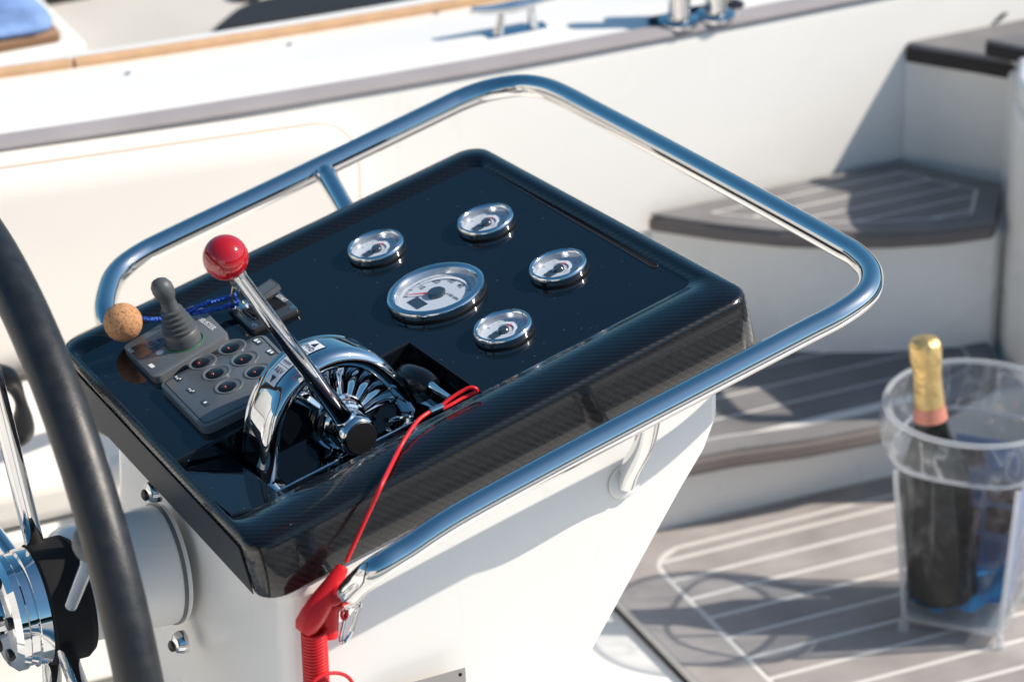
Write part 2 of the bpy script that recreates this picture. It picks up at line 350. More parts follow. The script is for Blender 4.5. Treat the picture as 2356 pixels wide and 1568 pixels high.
def text_mb(txt, o, x, y, z, size, depth=.0003, align='CENTER'):
    c = bpy.data.curves.new('t', 'FONT'); c.body = txt; c.size = size; c.align_x = align; c.align_y = 'CENTER'; c.extrude = depth / 2; c.resolution_u = 3
    t = bpy.data.objects.new('t', c); COL.objects.link(t); dg = bpy.context.evaluated_depsgraph_get(); dg.update()
    me = bpy.data.meshes.new_from_object(t.evaluated_get(dg)); mb = MB()
    mb.add([o + x * v.co.x + y * v.co.y + z * (v.co.z + depth / 2) for v in me.vertices], [tuple(p.vertices) for p in me.polygons])
    bpy.data.objects.remove(t); bpy.data.curves.remove(c); bpy.data.meshes.remove(me); return mb
def catmull(P, n=8, closed=False):
    P = [np.asarray(p, float) for p in P]; out = []; N = len(P)
    for i in range(N if closed else N - 1):
        g = lambda k: P[k % N] if closed else P[min(max(k, 0), N - 1)]
        a, b, c, d = g(i - 1), g(i), g(i + 1), g(i + 2)
        for k in range(n):
            t = k / n; out.append(.5 * ((2 * b) + (-a + c) * t + (2 * a - 5 * b + 4 * c - d) * t * t + (-a + 3 * b - 3 * c + d) * t ** 3))
    if not closed: out.append(P[-1])
    return out
def round_poly(P, r, seg=6):                               # 2d polygon with rounded corners (r may be a list)
    out = []; n = len(P); P = [np.asarray(p, float) for p in P]
    for i in range(n):
        a, b, c = P[i - 1], P[i], P[(i + 1) % n]; rr = r[i] if hasattr(r, '__len__') else r
        if rr <= 0: out.append(b); continue
        d1 = nrm(a - b); d2 = nrm(c - b); h = math.acos(max(-1, min(1, d1 @ d2))) / 2
        t = min(rr / math.tan(h), .49 * min(np.linalg.norm(a - b), np.linalg.norm(c - b))); q = t * math.tan(h)
        ctr = b + nrm(d1 + d2) * q / sin(h); s = b + d1 * t - ctr; e = b + d2 * t - ctr
        a0 = atan2(s[1], s[0]); a1 = atan2(e[1], e[0]); da = (a1 - a0 + pi) % (2 * pi) - pi
        out += [ctr + q * A3(cos(a0 + da * k / seg), sin(a0 + da * k / seg)) for k in range(seg + 1)]
    return out
def offset_poly(P, d):                                     # ccw or cw 2d polygon; d[i]: inset of edge i -> i+1
    n = len(P); P = [np.asarray(p, float) for p in P]
    area = sum(P[i][0] * P[(i + 1) % n][1] - P[(i + 1) % n][0] * P[i][1] for i in range(n)); sg = 1 if area > 0 else -1
    Ls = []
    for i in range(n):
        e = nrm(P[(i + 1) % n] - P[i]); nn = sg * A3(-e[1], e[0]); Ls.append((P[i] + nn * d[i], e))
    out = []
    for i in range(n):
        (p, e), (q, g) = Ls[i - 1], Ls[i]; t = np.linalg.solve(np.array([e, -g]).T, q - p)[0]; out.append(p + e * t)
    return out

# ================================================================== SETTING
def struct(name, mb, m, label=None, **k):
    return tag(obj(name, mb, m, label=label, **k), kind='structure')
# water and far shore (seen only in the chrome)
mb = MB(); mb.sheet([A3(-2500, -2500, -1.1), A3(2500, -2500, -1.1), A3(2500, 2500, -1.1), A3(-2500, 2500, -1.1)]); struct('water', mb, 'water', 'dark blue harbour water around the boat')
mb = MB(); ring = []
for k in range(96):
    a = 2 * pi * k / 96; h = 22 + 12 * abs(sin(a * 3.1 + 1)) + 8 * abs(sin(a * 11.3)) + random.uniform(0, 3); ring.append((a, h))
mb.loft([[A3(420 * cos(a), 420 * sin(a), -1.2) for a, h in ring], [A3(435 * cos(a), 435 * sin(a), h) for a, h in ring], [A3(560 * cos(a), 560 * sin(a), -1.2) for a, h in ring]], False, False)
struct('hills', mb, 'shore', 'low wooded shore along the horizon', flat=False, ang=80)

PH = .006
base = MB()                                               # moulded cockpit sole under the planked pads
base.box(FVZ(.0, .05, -.10), F, V, Z, 4.4, 2.0, .10 - .012)
struct('cockpit_floor', base, 'gel', 'white moulded cockpit sole')

# pad with planks: plan coordinates (F, V)
def plank_mb(poly, z0, z1, r=0.):
    P = round_poly(poly, r, 5) if r else poly
    return MB().loft([[FVZ(p[0], p[1], z0) for p in P], [FVZ(p[0], p[1], z1) for p in P]])
fl = thing('deck_pad', 'grey synthetic teak pad with white caulking lines on the cockpit sole', 'deck pad', frame(FVZ(.4, .2, 0)), kind='structure')
obj('caulking', MB().box(FVZ(.865, .09, -.0085), F, V, Z, .93, 1.158, .0110), 'caulk', fl)
obj('pad_edge', MB().box(FVZ(.8655, .09, -.0118), F, V, Z, .937, 1.162, .0038), 'blackmatte', fl)
lines = [.600, .555, .507, .4585, .409, .358, .307, .2545, .202, .15, .098, .046]
fb = .479; g = .0042; bv = .624
bord = []                                                  # outer border: left and far strips, one bent board
out = [(.402, -.49), (.402, .668), (1.33, .668), (1.33, bv + g)]
inn = round_poly([(1.33, bv + g), (fb - g, bv + g), (fb - g, -.49)], [0, .058, 0], 8)
P = [np.array(q) for q in out[:3]] + list(inn)
P2 = [FVZ(p[0], p[1], -.0024) for p in P]; P3 = [p + Z * PH for p in P2]
mb = MB(); tri = tessellate_polygon([[Vector(p) for p in P3]]); mb.add(P3, tri); mb.add(P2 + P3, [(i, (i + 1) % len(P), (i + 1) % len(P) + len(P), i + len(P)) for i in range(len(P))])
obj('border_board', mb, 'pad', fl, flat=True)
edges = [bv] + lines
for i in range(len(edges) - 1):
    a, b = edges[i] - g, edges[i + 1] + g
    r0 = [0, 0, 0, .0]
    st = fb + g + (.021 if i == 0 else (.004 if i == 1 else 0)); sb = fb + g + (.012 if i == 0 else 0)
    poly = [(1.33, a), (st + (.018 if i == 0 else 0), a), (sb, b), (1.33, b)]
    obj('plank', plank_mb(poly, -.0024, -.0024 + PH), 'pad', fl, flat=True)

# coaming wall, its cap and the side deck
def ztop(f): f = max(-.6, min(f, .70)); return .02737 * f * f - .03858 * f + .54237
fs = np.linspace(-1.6, 1.9, 29)
wl = MB(); wl.loft([[FVZ(f, .945 + .02, -.1), FVZ(f, .945, 0), FVZ(f, .945, ztop(f) - .012), FVZ(f, .948, ztop(f) - .002), FVZ(f, .9515, ztop(f)), FVZ(f, .957, ztop(f)), FVZ(f, .957, -.1)] for f in fs])
struct('coaming_wall', wl, 'gel', 'white moulded side of the cockpit behind the console')
tr = MB(); tr.loft([[FVZ(f, .9445, ztop(f) + .001), FVZ(f, .9425, ztop(f) + .006), FVZ(f, .946, ztop(f) + .0125), FVZ(f, .969, ztop(f) + .0125), FVZ(f, .974, ztop(f) + .003)] for f in fs])
tag(obj('coaming_trim', tr, 'trim'), 'long grey foam strip along the top edge of the white cockpit side', 'trim')
sd = MB(); sd.loft([[FVZ(f, .958, ztop(f) - .02), FVZ(f, .962, ztop(f) + .008), FVZ(f, .985, ztop(f) + .010), FVZ(f, 1.06, ztop(f) + .006), FVZ(f, 1.20, ztop(f) - .002), FVZ(f, 1.22, ztop(f) - .1), FVZ(f, 1.0, ztop(f) - .1)] for f in fs])
struct('side_deck', sd, 'gel', 'white side deck beyond the cockpit')
tk = MB()
def teakv(f): return 1.150 - .012 * (f + .2)
fs2 = list(np.linspace(-1.6, -.046, 12)); fs3 = list(np.linspace(-.042, 1.9, 14))
rail_t = thing('toe_rail', 'varnished teak toe rail along the outer edge of the side deck', 'toe rail', frame(FVZ(0, 1.16, .55)))
for ff in (fs2, fs3):
    tk = MB(); tk.loft([[FVZ(f, teakv(f), ztop(f) - .004), FVZ(f, teakv(f), ztop(f) + .0085), FVZ(f, teakv(f) + .003, ztop(f) + .0105), FVZ(f, teakv(f) + .013, ztop(f) + .0105), FVZ(f, teakv(f) + .017, ztop(f) - .004)] for f in ff]); obj('rail_length', tk, 'teak', rail_t)
def deckpt(x, y):                                          # place on the cambered side deck
    z = .55
    for _ in range(8):
        q = on(x, y, A3(0, 0, z), Z); f_, v_ = q @ F, q @ V; z = ztop(f_) + (.0125 if v_ < .97 else .010 - .056 * (v_ - .985))
    return q
# small deck fittings (screw caps)
for (x, y) in ((295, 172), (667, 105), (1006, 33)):
    p = deckpt(x, y); mb = MB().lathe(p, Z, [(.0035, -.006), (.0035, .002), (.0025, .003)], 16)
    tag(obj('deck_stud', mb, 'steel'), {295: 'small metal stud on the side deck nearest the left of the picture', 667: 'small metal stud on the side deck, middle one of three', 1006: 'small metal stud on the side deck nearest the cleat'}[x], 'stud', 'studs along the white side deck')
# cleat
p = deckpt(1187, 72)
ct = thing('mooring_cleat', 'shiny steel mooring cleat on the white side deck', 'cleat', frame(p))
bar = [p + F * s * .062 + Z * (.034 + .006 * abs(s) ** 2) for s in np.linspace(-1, 1, 13)]
obj('horn', MB().tube(bar, [.0045 + .003 * (1 - abs(s)) for s in np.linspace(-1, 1, 13)], 12), 'steel', ct)
for s in (-.022, .022):
    obj('leg', MB().tube([p + F * s * 1.15 - Z * .006, p + F * s + Z * .012, p + F * s * .9 + Z * .034], [.009, .0055, .0055], 12), 'steel', ct)
obj('base_plate', MB().box(p - Z * .001, F, V, Z, .085, .022, .003), 'steel', ct, bevel=.001)
# stanchion feet
for (x, y, lb) in ((1562, 52, 'left of two steel stanchion feet on the grey trim'), (1645, 38, 'right of two steel stanchion feet on the grey trim')):
    p = deckpt(x, y)
    s = thing('stanchion', lb, 'stanchion', frame(p), 'stanchions at the cockpit edge')
    obj('base_plate', MB().lathe(p, Z, [(.026, 0), (.026, .004), (.020, .007)], 28), 'steel', s)
    obj('socket', MB().lathe(p, Z, [(.0145, .006), (.0145, .05), (.0125, .052)], 24), 'steel', s)
    obj('post', MB().tube([p + Z * .04, p + Z * .11], .0115, 20), 'steel', s)
for (x, y, r) in ((1525, 48, .03), (1610, 36, .034)):
    p = on(x, y, A3(0, 0, .545), Z)
mb = MB(); p0 = deckpt(1520, 50); mb.lathe(p0, Z, [(.016, 0), (.016, .002), (.012, .004), (.002, .005)], 24)
p1 = deckpt(1608, 30); mb.lathe(p1, Z, [(.018, 0), (.018, .002), (.014, .004), (.002, .005)], 24)
p2 = deckpt(1680, 12); mb.lathe(p2, Z, [(.018, 0), (.018, .002), (.014, .004), (.002, .005)], 24)
mb.tube([p0 + Z * .005, p1 + Z * .006, p2 + Z * .006], .004, 10)
tag(obj('mooring_line', mb, 'black'), 'black rope and pads lying round the stanchion feet', 'rope')

# beyond the rail: the next deck, its locker, towel and a black hatch rim
dk = MB().box(FVZ(.4, 2.9, .30), F, V, Z, 7., 3.3, .10); struct('dock', dk, 'dock', 'pale grey deck beyond the teak rail')
zb = .40
a, b = on(205, 160, A3(0, 0, zb), Z), None
lk = thing('deck_locker', 'white box with a wooden lid edge at the top left', 'locker', frame(a))
c0 = a + V * .0
obj('body', MB().prism([c0, c0 - F * .9, c0 - F * .9 + V * .5, c0 + V * .5], Z * .040), 'gel', lk, bevel=.012, bseg=4)
c1 = c0 - F * .032 + Z * .0405 + V * .01
obj('lid', MB().prism([c1, c1 - F * .85, c1 - F * .85 + V * .47, c1 + V * .47], Z * .016), 'wood', lk, bevel=.004)
tw = MB(); rows = []
for i in range(15):
    row = []
    for j in range(10):
        f_, v_ = -.004 - i * .055, -.006 + j * .046
        h = .088 + .010 * sin(i * 1.3 + j * .7) * (1 if j > 0 else .3) + .016 * (i / 15) + .006 * sin(i * 3.1 + j * 2.2)
        row.append(c1 - Z * .0645 + F * f_ + V * (v_ + .006 * sin(i * .9)) + Z * h)
    rows.append(row)
tw.loft(rows, False, False, closed=False)
to = tag(obj('towel', tw, 'bluecloth', subsurf=1), 'crumpled light blue towel lying on the white locker', 'towel')
md = to.modifiers.new('thick', 'SOLIDIFY'); md.thickness = .006; md.offset = 1
pp = [on(x, y, A3(0, 0, zb), Z) for x, y in ((495, 82), (530, 45), (580, 22), (660, 6), (780, -12), (1000, -40), (1200, -60), (1250, -20), (1100, 2), (900, 25), (700, 52), (560, 76))]
hb = MB(); q = catmull(pp, 4, True); hb.loft([q, [p + Z * .006 for p in q], [p * .96 + np.mean(q, 0) * .04 + Z * .012 for p in q]])
tag(obj('black_fender', hb, 'rubber'), 'long rounded black rubber pad lying beyond the teak rail', 'fender')
p = on(135, -8, A3(0, 0, zb), Z); tag(obj('dark_edge_strip', MB().box(p + F * .25 , F, V, Z, 1.0, .05, .03), 'paddark'), 'dark strip on the deck behind the blue towel', 'strip')
p = on(566, -6, A3(0, 0, zb), Z); tag(obj('deck_eye', MB().lathe(p, Z, [(.02, 0), (.02, .01), (.006, .02)], 20), 'black'), 'small black deck fitting behind the black rubber pad', 'fitting')

# bench with backrest
VB = .942
def onb(x, y, vv=VB): return on(x, y, V * vv, V)
bench = thing('cockpit_bench', 'cream upholstered cockpit bench with piped backrest behind the helm', 'bench', frame(FVZ(-.3, .8, 0)))
tl, trp = onb(0, 352), onb(818, 238); brp = onb(832, 640)
fz = lambda p: np.array([p @ F, p[2]])
poly = [fz(tl), fz(trp), np.array([fz(brp)[0], .26]), np.array([fz(tl)[0], .26])]
sl_b = (poly[1][1] - poly[0][1]) / (poly[1][0] - poly[0][0])
poly = [np.array([-.75, poly[0][1] + sl_b * (-.75 - poly[0][0])]), poly[1], poly[2], np.array([-.75, .26])]
def backloop(ins, vv):
    q = offset_poly(poly, [ins] * 4); return [FVZ(p[0], vv, p[1]) for p in round_poly(q, [.03, max(.072 - ins, .02), .03, .03], 10)]
bk = MB(); bk.loft([backloop(.0, .9435), backloop(.0, .928), backloop(.003, .921), backloop(.0075, .9185)], True, True)
obj('backrest', bk, 'cream', bench, ang=50)
obj('piping', MB().tube(backloop(.0078, .9182), .0014, 8, closed=True), 'pipe', bench)
inn = MB(); inn.loft([backloop(.009, .9186), backloop(.012, .9135), backloop(.05, .910)], False, True); obj('backrest_cushion', inn, 'cream', bench, ang=60)
obj('seat_cushion', MB().box(FVZ(-.36, .765, .225), F, V, Z, .78, .25, .06), 'cream', bench, bevel=.02, bseg=4)
obj('base', MB().box(FVZ(-.37, .775, 0), F, V, Z, .78, .27, .222), 'gel', bench, bevel=.01)

# corner stairs
st = thing('staircase', 'white moulded corner stairs with dark grey planked treads', 'stairs', frame(FVZ(.85, .8, 0)), kind='structure')
def prism_plan(P, z0, z1): return MB().loft([[FVZ(p[0], p[1], z0) for p in P], [FVZ(p[0], p[1], z1) for p in P]])
t1 = [fvz(*p, .12) for p in ((1560, 1062), (1700, 1035), (1860, 1014), (2010, 985), (2140, 950))]
t1b = [np.array(p) for p in ((1.0, .66), (1.024, .711), (1.033, .758), (.90, .84), (.761, .901), (.63, .945), (.44, .945), (.44, .632))]
T1 = t1 + t1b
t2n = [fvz(*p, .30) for p in ((1487, 494), (1650, 518), (1800, 533), (1920, 538), (2050, 536), (2180, 528), (2290, 513))]
T2 = t2n + [fvz(*p, .30) for p in ((2308, 424), (2190, 398), (2120, 381), (2070, 370))]
t3n = [fvz(*p, .462) for p in ((2086, 97), (2150, 108), (2250, 124), (2340, 140))]
T3 = t3n + [np.array(p) for p in ((1.25, .86), (1.25, .945), (1.02, .9455))]
T1i = [(p[0], p[1] + .05) for p in t1] + [(1.04, .74), (1.04, .96), (.44, .96), (.44, .68)]
obj('riser', prism_plan([(.46, .672), (.62, .674), (.75, .671), (.90, .664), (1.06, .65), (1.06, .943), (.46, .943)], -.012, .096), 'gel', st, bevel=.006)
r2 = [np.array((p[0] + .012, p[1] + .016)) for p in t2n]
obj('riser', prism_plan(r2 + [np.array((1.12, .80)), np.array((1.12, .943)), np.array((.665, .943))], .09, .275), 'gel', st, bevel=.004)
r3 = [np.array((p[0] + .012, p[1] + .010)) for p in t3n]; r3[0] = np.array((1.010, .9435))
obj('riser', prism_plan(r3 + [np.array((1.3, .80)), np.array((1.3, .9435))], .27, .438), 'gel', st, bevel=.003)
def clip_half(P, a, sgn):                                  # keep points with sgn*(V - a) >= 0
    out = []
    for i in range(len(P)):
        p, q = P[i], P[(i + 1) % len(P)]; dp, dq = sgn * (p[1] - a), sgn * (q[1] - a)
        if dp >= 0: out.append(p)
        if (dp >= 0) != (dq >= 0): out.append(p + (q - p) * dp / (dp - dq))
    return out
def tread_off(P, d):
    out = []
    for a, b in zip(P, offset_poly(P, [d] * len(P))):
        v = b - a; l = np.linalg.norm(v); out.append(b if l < 2.6 * d else a + v / l * 2.6 * d)
    return out
def tread(P, z, th, inset, pitch, v0, label):
    Pc = [np.asarray(p, float) for p in P]
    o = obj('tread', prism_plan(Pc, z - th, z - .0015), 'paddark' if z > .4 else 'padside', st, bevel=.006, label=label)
    top = tread_off(Pc, .002); inn = tread_off(Pc, inset)
    TZ = z - .0014
    # border ring
    mb = MB(); a = [FVZ(*p, TZ + .003) for p in top]; b = [FVZ(*p, TZ + .003) for p in inn]
    n = len(a); mb.add(a + b, [(i, (i + 1) % n, (i + 1) % n + n, i + n) for i in range(n)])
    a2 = [p - Z * .003 for p in a]; mb.add(a + a2, [(i, (i + 1) % n, (i + 1) % n + n, i + n) for i in range(n)])
    b2 = [p - Z * .003 for p in b]; mb.add(b + b2, [(i, (i + 1) % n, (i + 1) % n + n, i + n) for i in range(n)])
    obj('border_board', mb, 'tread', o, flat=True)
    obj('caulking', MB().sheet([FVZ(*p, TZ + .0021) for p in inn]), 'caulk', o, flat=True)
    core = tread_off(Pc, inset + .0045)
    vmax = max(p[1] for p in core); v = v0
    while v < vmax:
        q = clip_half(clip_half(core, v + .0025, 1), v + pitch - .0025, -1)
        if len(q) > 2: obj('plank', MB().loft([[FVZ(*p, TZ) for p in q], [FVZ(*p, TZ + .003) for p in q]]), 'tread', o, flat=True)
        v += pitch
    return o
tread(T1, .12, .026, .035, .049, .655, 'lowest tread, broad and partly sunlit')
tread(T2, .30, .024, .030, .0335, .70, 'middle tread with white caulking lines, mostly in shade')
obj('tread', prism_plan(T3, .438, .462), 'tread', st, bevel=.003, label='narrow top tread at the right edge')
obj('tread_edge', MB().prism([FVZ(p[0] - .0015, p[1] - .002, .436) for p in t3n] + [FVZ(p[0] + .01, p[1] + .01, .436) for p in reversed(t3n)], Z * .019), 'paddark', st)
k4 = [fvz(*p, .50) for p in ((2268, 90), (2330, 103), (2380, 112), (2400, 75), (2356, 76))]
obj('tread', prism_plan(k4, .482, .50), 'tread', st, bevel=.002, label='small pad above the top tread')
obj('tread_edge', MB().prism([FVZ(p[0] - .001, p[1] - .002, .478) for p in k4[:3]] + [FVZ(p[0] + .01, p[1] + .01, .478) for p in reversed(k4[:3])], Z * .016), 'paddark', st)
# cabin bulkhead to the right, with a grab rail on its edge
bh = MB(); bh.loft([[FVZ(p[0], p[1], -.05) for p in Q] for Q in [[(1.045, .50), (1.035, .70), (1.05, .745), (1.098, .815), (1.102, .85), (1.7, .85), (1.7, .50)]]] +
                  [[FVZ(p[0], p[1], .452) for p in [(1.045, .50), (1.035, .70), (1.05, .745), (1.098, .815), (1.102, .85), (1.7, .85), (1.7, .50)]]])
struct('bulkhead', bh, 'gel', 'white cabin bulkhead beside the stairs', bevel=.012, bseg=3)
bq = [(1.041, .60), (1.035, .70), (1.05, .745), (1.098, .815), (1.102, .85), (1.4, .85), (1.4, .60)]
b2_ = MB().loft([[FVZ(p[0] + .002, p[1], z_) for p in bq] for z_ in (.4535, .488)]); struct('bulkhead_upper', b2_, 'gel', 'raised white corner of the bulkhead beside the stairs', bevel=.01, bseg=3)
gr = MB(); gr.tube([FVZ(1.06, .505, .44), FVZ(1.05, .51, .50), FVZ(1.045, .53, .512), FVZ(1.045, .56, .512), FVZ(1.047, .60, .512), FVZ(1.05, .64, .50), FVZ(1.05, .66, .47)], .011, 12)
tag(obj('grab_rail', gr, 'steel'), 'steel grab rail on top of the cabin bulkhead', 'grab rail')
p = on(2302, 33, FVZ(0, .945), V)
tag(obj('snap_stud', MB().box(p - Z*.004, F, Z*.6+F*.8, -V, .008, .016, .003), 'black'), 'small dark snap fitting on the white wall above the top tread', 'fitting')
# the rest of the cockpit, outside the frame, mirrored in the chrome
pn_ = MB().box(FVZ(0, -5.2, -.75), F, V, Z, 26., 6.6, .35); struct('fill_pontoon', pn_, 'fill_pontoon', 'unseen wooden planking added on the near side for warm reflections')  # unseen, added for tan reflections and warm fill light
ns = MB(); ns.box(FVZ(.1, -1.05, -.1), F, V, Z, 3.6, .10, .45); ns.box(FVZ(.1, -1.3, .28), F, V, Z, 3.6, .4, .07); struct('near_coaming_wall', ns, 'gel', 'white cockpit side nearer the viewer', bevel=.01)
hl = MB().box(FVZ(-1.55, 0, -.1), F, V, Z, .3, 1.9, .50); struct('helm_seat_base', hl, 'gel', 'white helm seat base aft of the wheel', bevel=.02)

# unseen white hulls added astern to brighten the shade and show in the chrome
def hull(name, f, v0, v1, zt, lb):
    m_ = MB(); ps = []
    for k in range(25):
        t = k / 24; v = v0 + (v1 - v0) * t; b = .9 * sin(pi * t) ** .5; ps.append([FVZ(f - .4 + b * .55, v, -1.1), FVZ(f - .2 + b, v, .2), FVZ(f + b, v, zt + .25 * (1 - sin(pi * t))), FVZ(f - .15 + b, v, zt + .02), FVZ(f - 2.2, v, zt), FVZ(f - 2.4, v, -1.1)])
    m_.loft(ps); o = tag(obj(name, m_, 'gel'), lb, 'boat', 'white hulls added astern to brighten the shade'); return o
hull('fill_hull', -4.6, -9.5, -2.2, 1.55, 'unseen white hull added astern on the near side to brighten the shade')
hull('fill_hull', -5.0, -1.4, 6.5, 1.75, 'unseen white hull added astern on the far side to brighten the shade')

# ================================================================== HELM CONSOLE
cf = frame(T, PU, PV, PN)
con = thing('helm_console', 'helm console with a glossy black carbon fibre dashboard on a white pedestal', 'console', cf)
CA, CB, CC, CD = [uv(*p, .006) for p in ((123, 787), (1096, 322), (1736, 667), (575, 1268))]
OUT = [CA, CB, CC, CD]                                     # edges: AB far, BC bow, CD near, DA aft
INS = [.040, .024, .072, .010]
def cloop(f, w, r=.026, extra=0.):
    q = offset_poly(OUT, [i * f + extra for i in INS]); rr = max(r - f * .012, .008)
    return [L(p[0], p[1], w) for p in round_poly(q, rr, 7)]
sh = MB()
NL = [(0, -.0615, .006), (0, -.0585, .0012), (0, -.056, 0), (0, -.004, 0), (0, -.0005, .0006), (0, .0025, .0020), (.0, .0045, .0045)]
loops = [cloop(0, w, .026, e) for _, w, e in NL]
loops += [cloop(.30, .0064, .026, .003), cloop(.52, .0070, .026, .002), cloop(.70, .0058, .026, .002), cloop(.86, .0022, .026, .001), cloop(1., .0, .026, 0)]
sh.loft(loops, True, False)
shell = obj('dashboard_shell', sh, 'carbon', con, ang=50)
inner2d = [np.array([(p - T) @ PU, (p - T) @ PV]) for p in loops[-1]]
RU0, RU1, RV0, RV1 = -.345, -.072, -.052, .086
# panel outline with the recess cut out of its aft near corner
ip = inner2d; umin = min(p[0] for p in ip); vmin = min(p[1] for p in ip)
RV0 = vmin
# inner corner points that lie on the recess side (aft-near corner)
rc = [p for p in ip if p[0] < RU1 and p[1] < RV1]
pan = [p for p in ip if not (p[0] < RU1 and p[1] < RV1)]
# order of ip: A corner, B corner, C corner, D corner
idx = [i for i, p in enumerate(ip) if not (p[0] < RU1 and p[1] < RV1)]
k0 = next(i for i in range(len(ip)) if ip[i][0] < RU1 and ip[i][1] < RV1 and not (ip[i - 1][0] < RU1 and ip[i - 1][1] < RV1))
order = [(k0 + i) % len(ip) for i in range(len(rc))]
rc = [ip[i] for i in order]
NR = np.array([RU1, rc[0][1] + (RU1 - rc[0][0]) * 0]); e = nrm(ip[order[0] - 1] - rc[0]); NR = rc[0] + e * (RU1 - rc[0][0]) / e[0]
e2 = nrm(ip[(order[-1] + 1) % len(ip)] - rc[-1]); FLp = rc[-1] + e2 * (RV1 - rc[-1][1]) / e2[1]
FRp = np.array([RU1, RV1])
rest = [ip[(order[-1] + 1 + i) % len(ip)] for i in range(len(ip) - len(rc))]
PAN = rest + [NR, FRp, FLp]
REC = [NR] + rc + [FLp, FRp]
obj('instrument_panel', MB().sheet([L(p[0], p[1], 0) for p in PAN]), 'panel', con, flat=True)
rcx = MB(); fl_ = offset_poly(REC, [.003] * len(REC)); top_ = [L(p[0], p[1], 0) for p in REC]
bot = [L(p[0], p[1], -.040 if p[0] > -.30 else -.034) for p in fl_]
rcx.loft([top_, [L(p[0], p[1], -.002) for p in offset_poly(REC, [.0006] * len(REC))], bot], False, False); rcx.sheet(bot)
obj('control_recess', rcx, 'panel', con, flat=True)
lip = MB(); lip.tube([L(p[0], p[1], .0004) for p in [NR, FRp, FLp]], .0009, 6); obj('recess_lip', lip, 'black', con)
dr_ = [CD, CA]; e_ = nrm(CA - CD); nn_ = A3(-e_[1], e_[0]); nn_ = nn_ if nn_[0] < 0 else -nn_
p_, q_2 = CD + e_ * .030 + nn_ * .0006, CA - e_ * .030 + nn_ * .0006
obj('aft_apron', MB().prism([L(*p_, -.0585), L(*q_2, -.0585), L(*q_2, -.0035), L(*p_, -.0035)], (nn_[0] * PU + nn_[1] * PV) * .0012), 'apron', con, bevel=.0005)
# angled fairing at the aft end of the recess
fa = MB(); a0, a1_ = FLp, rc[-1]
pts = [L(-.352, .078, -.004), L(-.29, .083, -.020), L(-.29, .083, -.037), L(-.352, .078, -.033)]
fa.loft([pts, [p + PV * -.118 - PN * (0.002) for p in pts]]); obj('recess_ramp', fa, 'panel', con, bevel=.002)
# long slot at the bow side
def capsule(u0, v0_, u1, v1_, r, w, n=8):
    a = A3(u0, v0_); b = A3(u1, v1_); d = nrm(b - a); p = A3(-d[1], d[0]); o = []
    for k in range(n + 1): t = pi * k / n; o.append(b + d * r * sin(t) * 1.8 + p * r * cos(t))
    for k in range(n + 1): t = pi * k / n; o.append(a - d * r * sin(t) * 1.8 - p * r * cos(t))
    return [L(q[0], q[1], w) for q in o]
su0, sv0 = uv(1130, 388); su1, sv1 = uv(1508, 608)
su0 = min(su0, .172); su1 = min(su1, .176)
obj('slot', MB().sheet(capsule(su0, sv0, su1, sv1, .0030, .0006)), 'blackmatte', con, flat=True)
obj('slot_reflection_line', MB().tube(capsule(su0, sv0, su1, sv1, .0034, .0004), .0008, 6, closed=True), 'slotreflect', con)
# pedestal
def pedloop(dz, tsh):
    q = offset_poly(OUT, [.03, .035, .013, .028]); A_, B_, C_, D_ = q
    C_ = C_ - A3(.006, 0)
    rr = round_poly([A_, B_, C_, D_], [.05, .04, .012, .030], 7)
    out = []
    for p in rr:
        P0 = L(p[0], p[1], -.0605); zt = P0[2]; z = zt - dz * zt
        drop = zt - z; w_ = max(0., ((p[0] + .34) / .52)); lean = .535 if p[1] < .1 else .3
        lean *= tsh
        out.append(P0 - Z * drop - F * (lean * drop * min(1, w_ ** 1.)) )
    return out
pd = MB(); pd.loft([pedloop(t_, s_) for t_, s_ in ((0, 1), (.02, .9), (.045, .35), (.09, .15), (.14, .35), (.2, .62), (.3, .80), (.42, .9), (.6, .97), (.8, 1), (1., 1))], True, True)
obj('pedestal', pd, 'gel', con, ang=40)
fq = offset_poly(OUT, [.022, .030, .006, .022]); fq[2] = fq[2] - A3(.006, 0)
fg = MB(); fr_ = round_poly(fq, [.04, .03, .008, .026], 6); fg.loft([[L(p[0], p[1], -.0745) for p in fr_], [L(p[0], p[1], -.0618) for p in fr_]]); obj('pedestal_flange', fg, 'gel', con, bevel=.002)

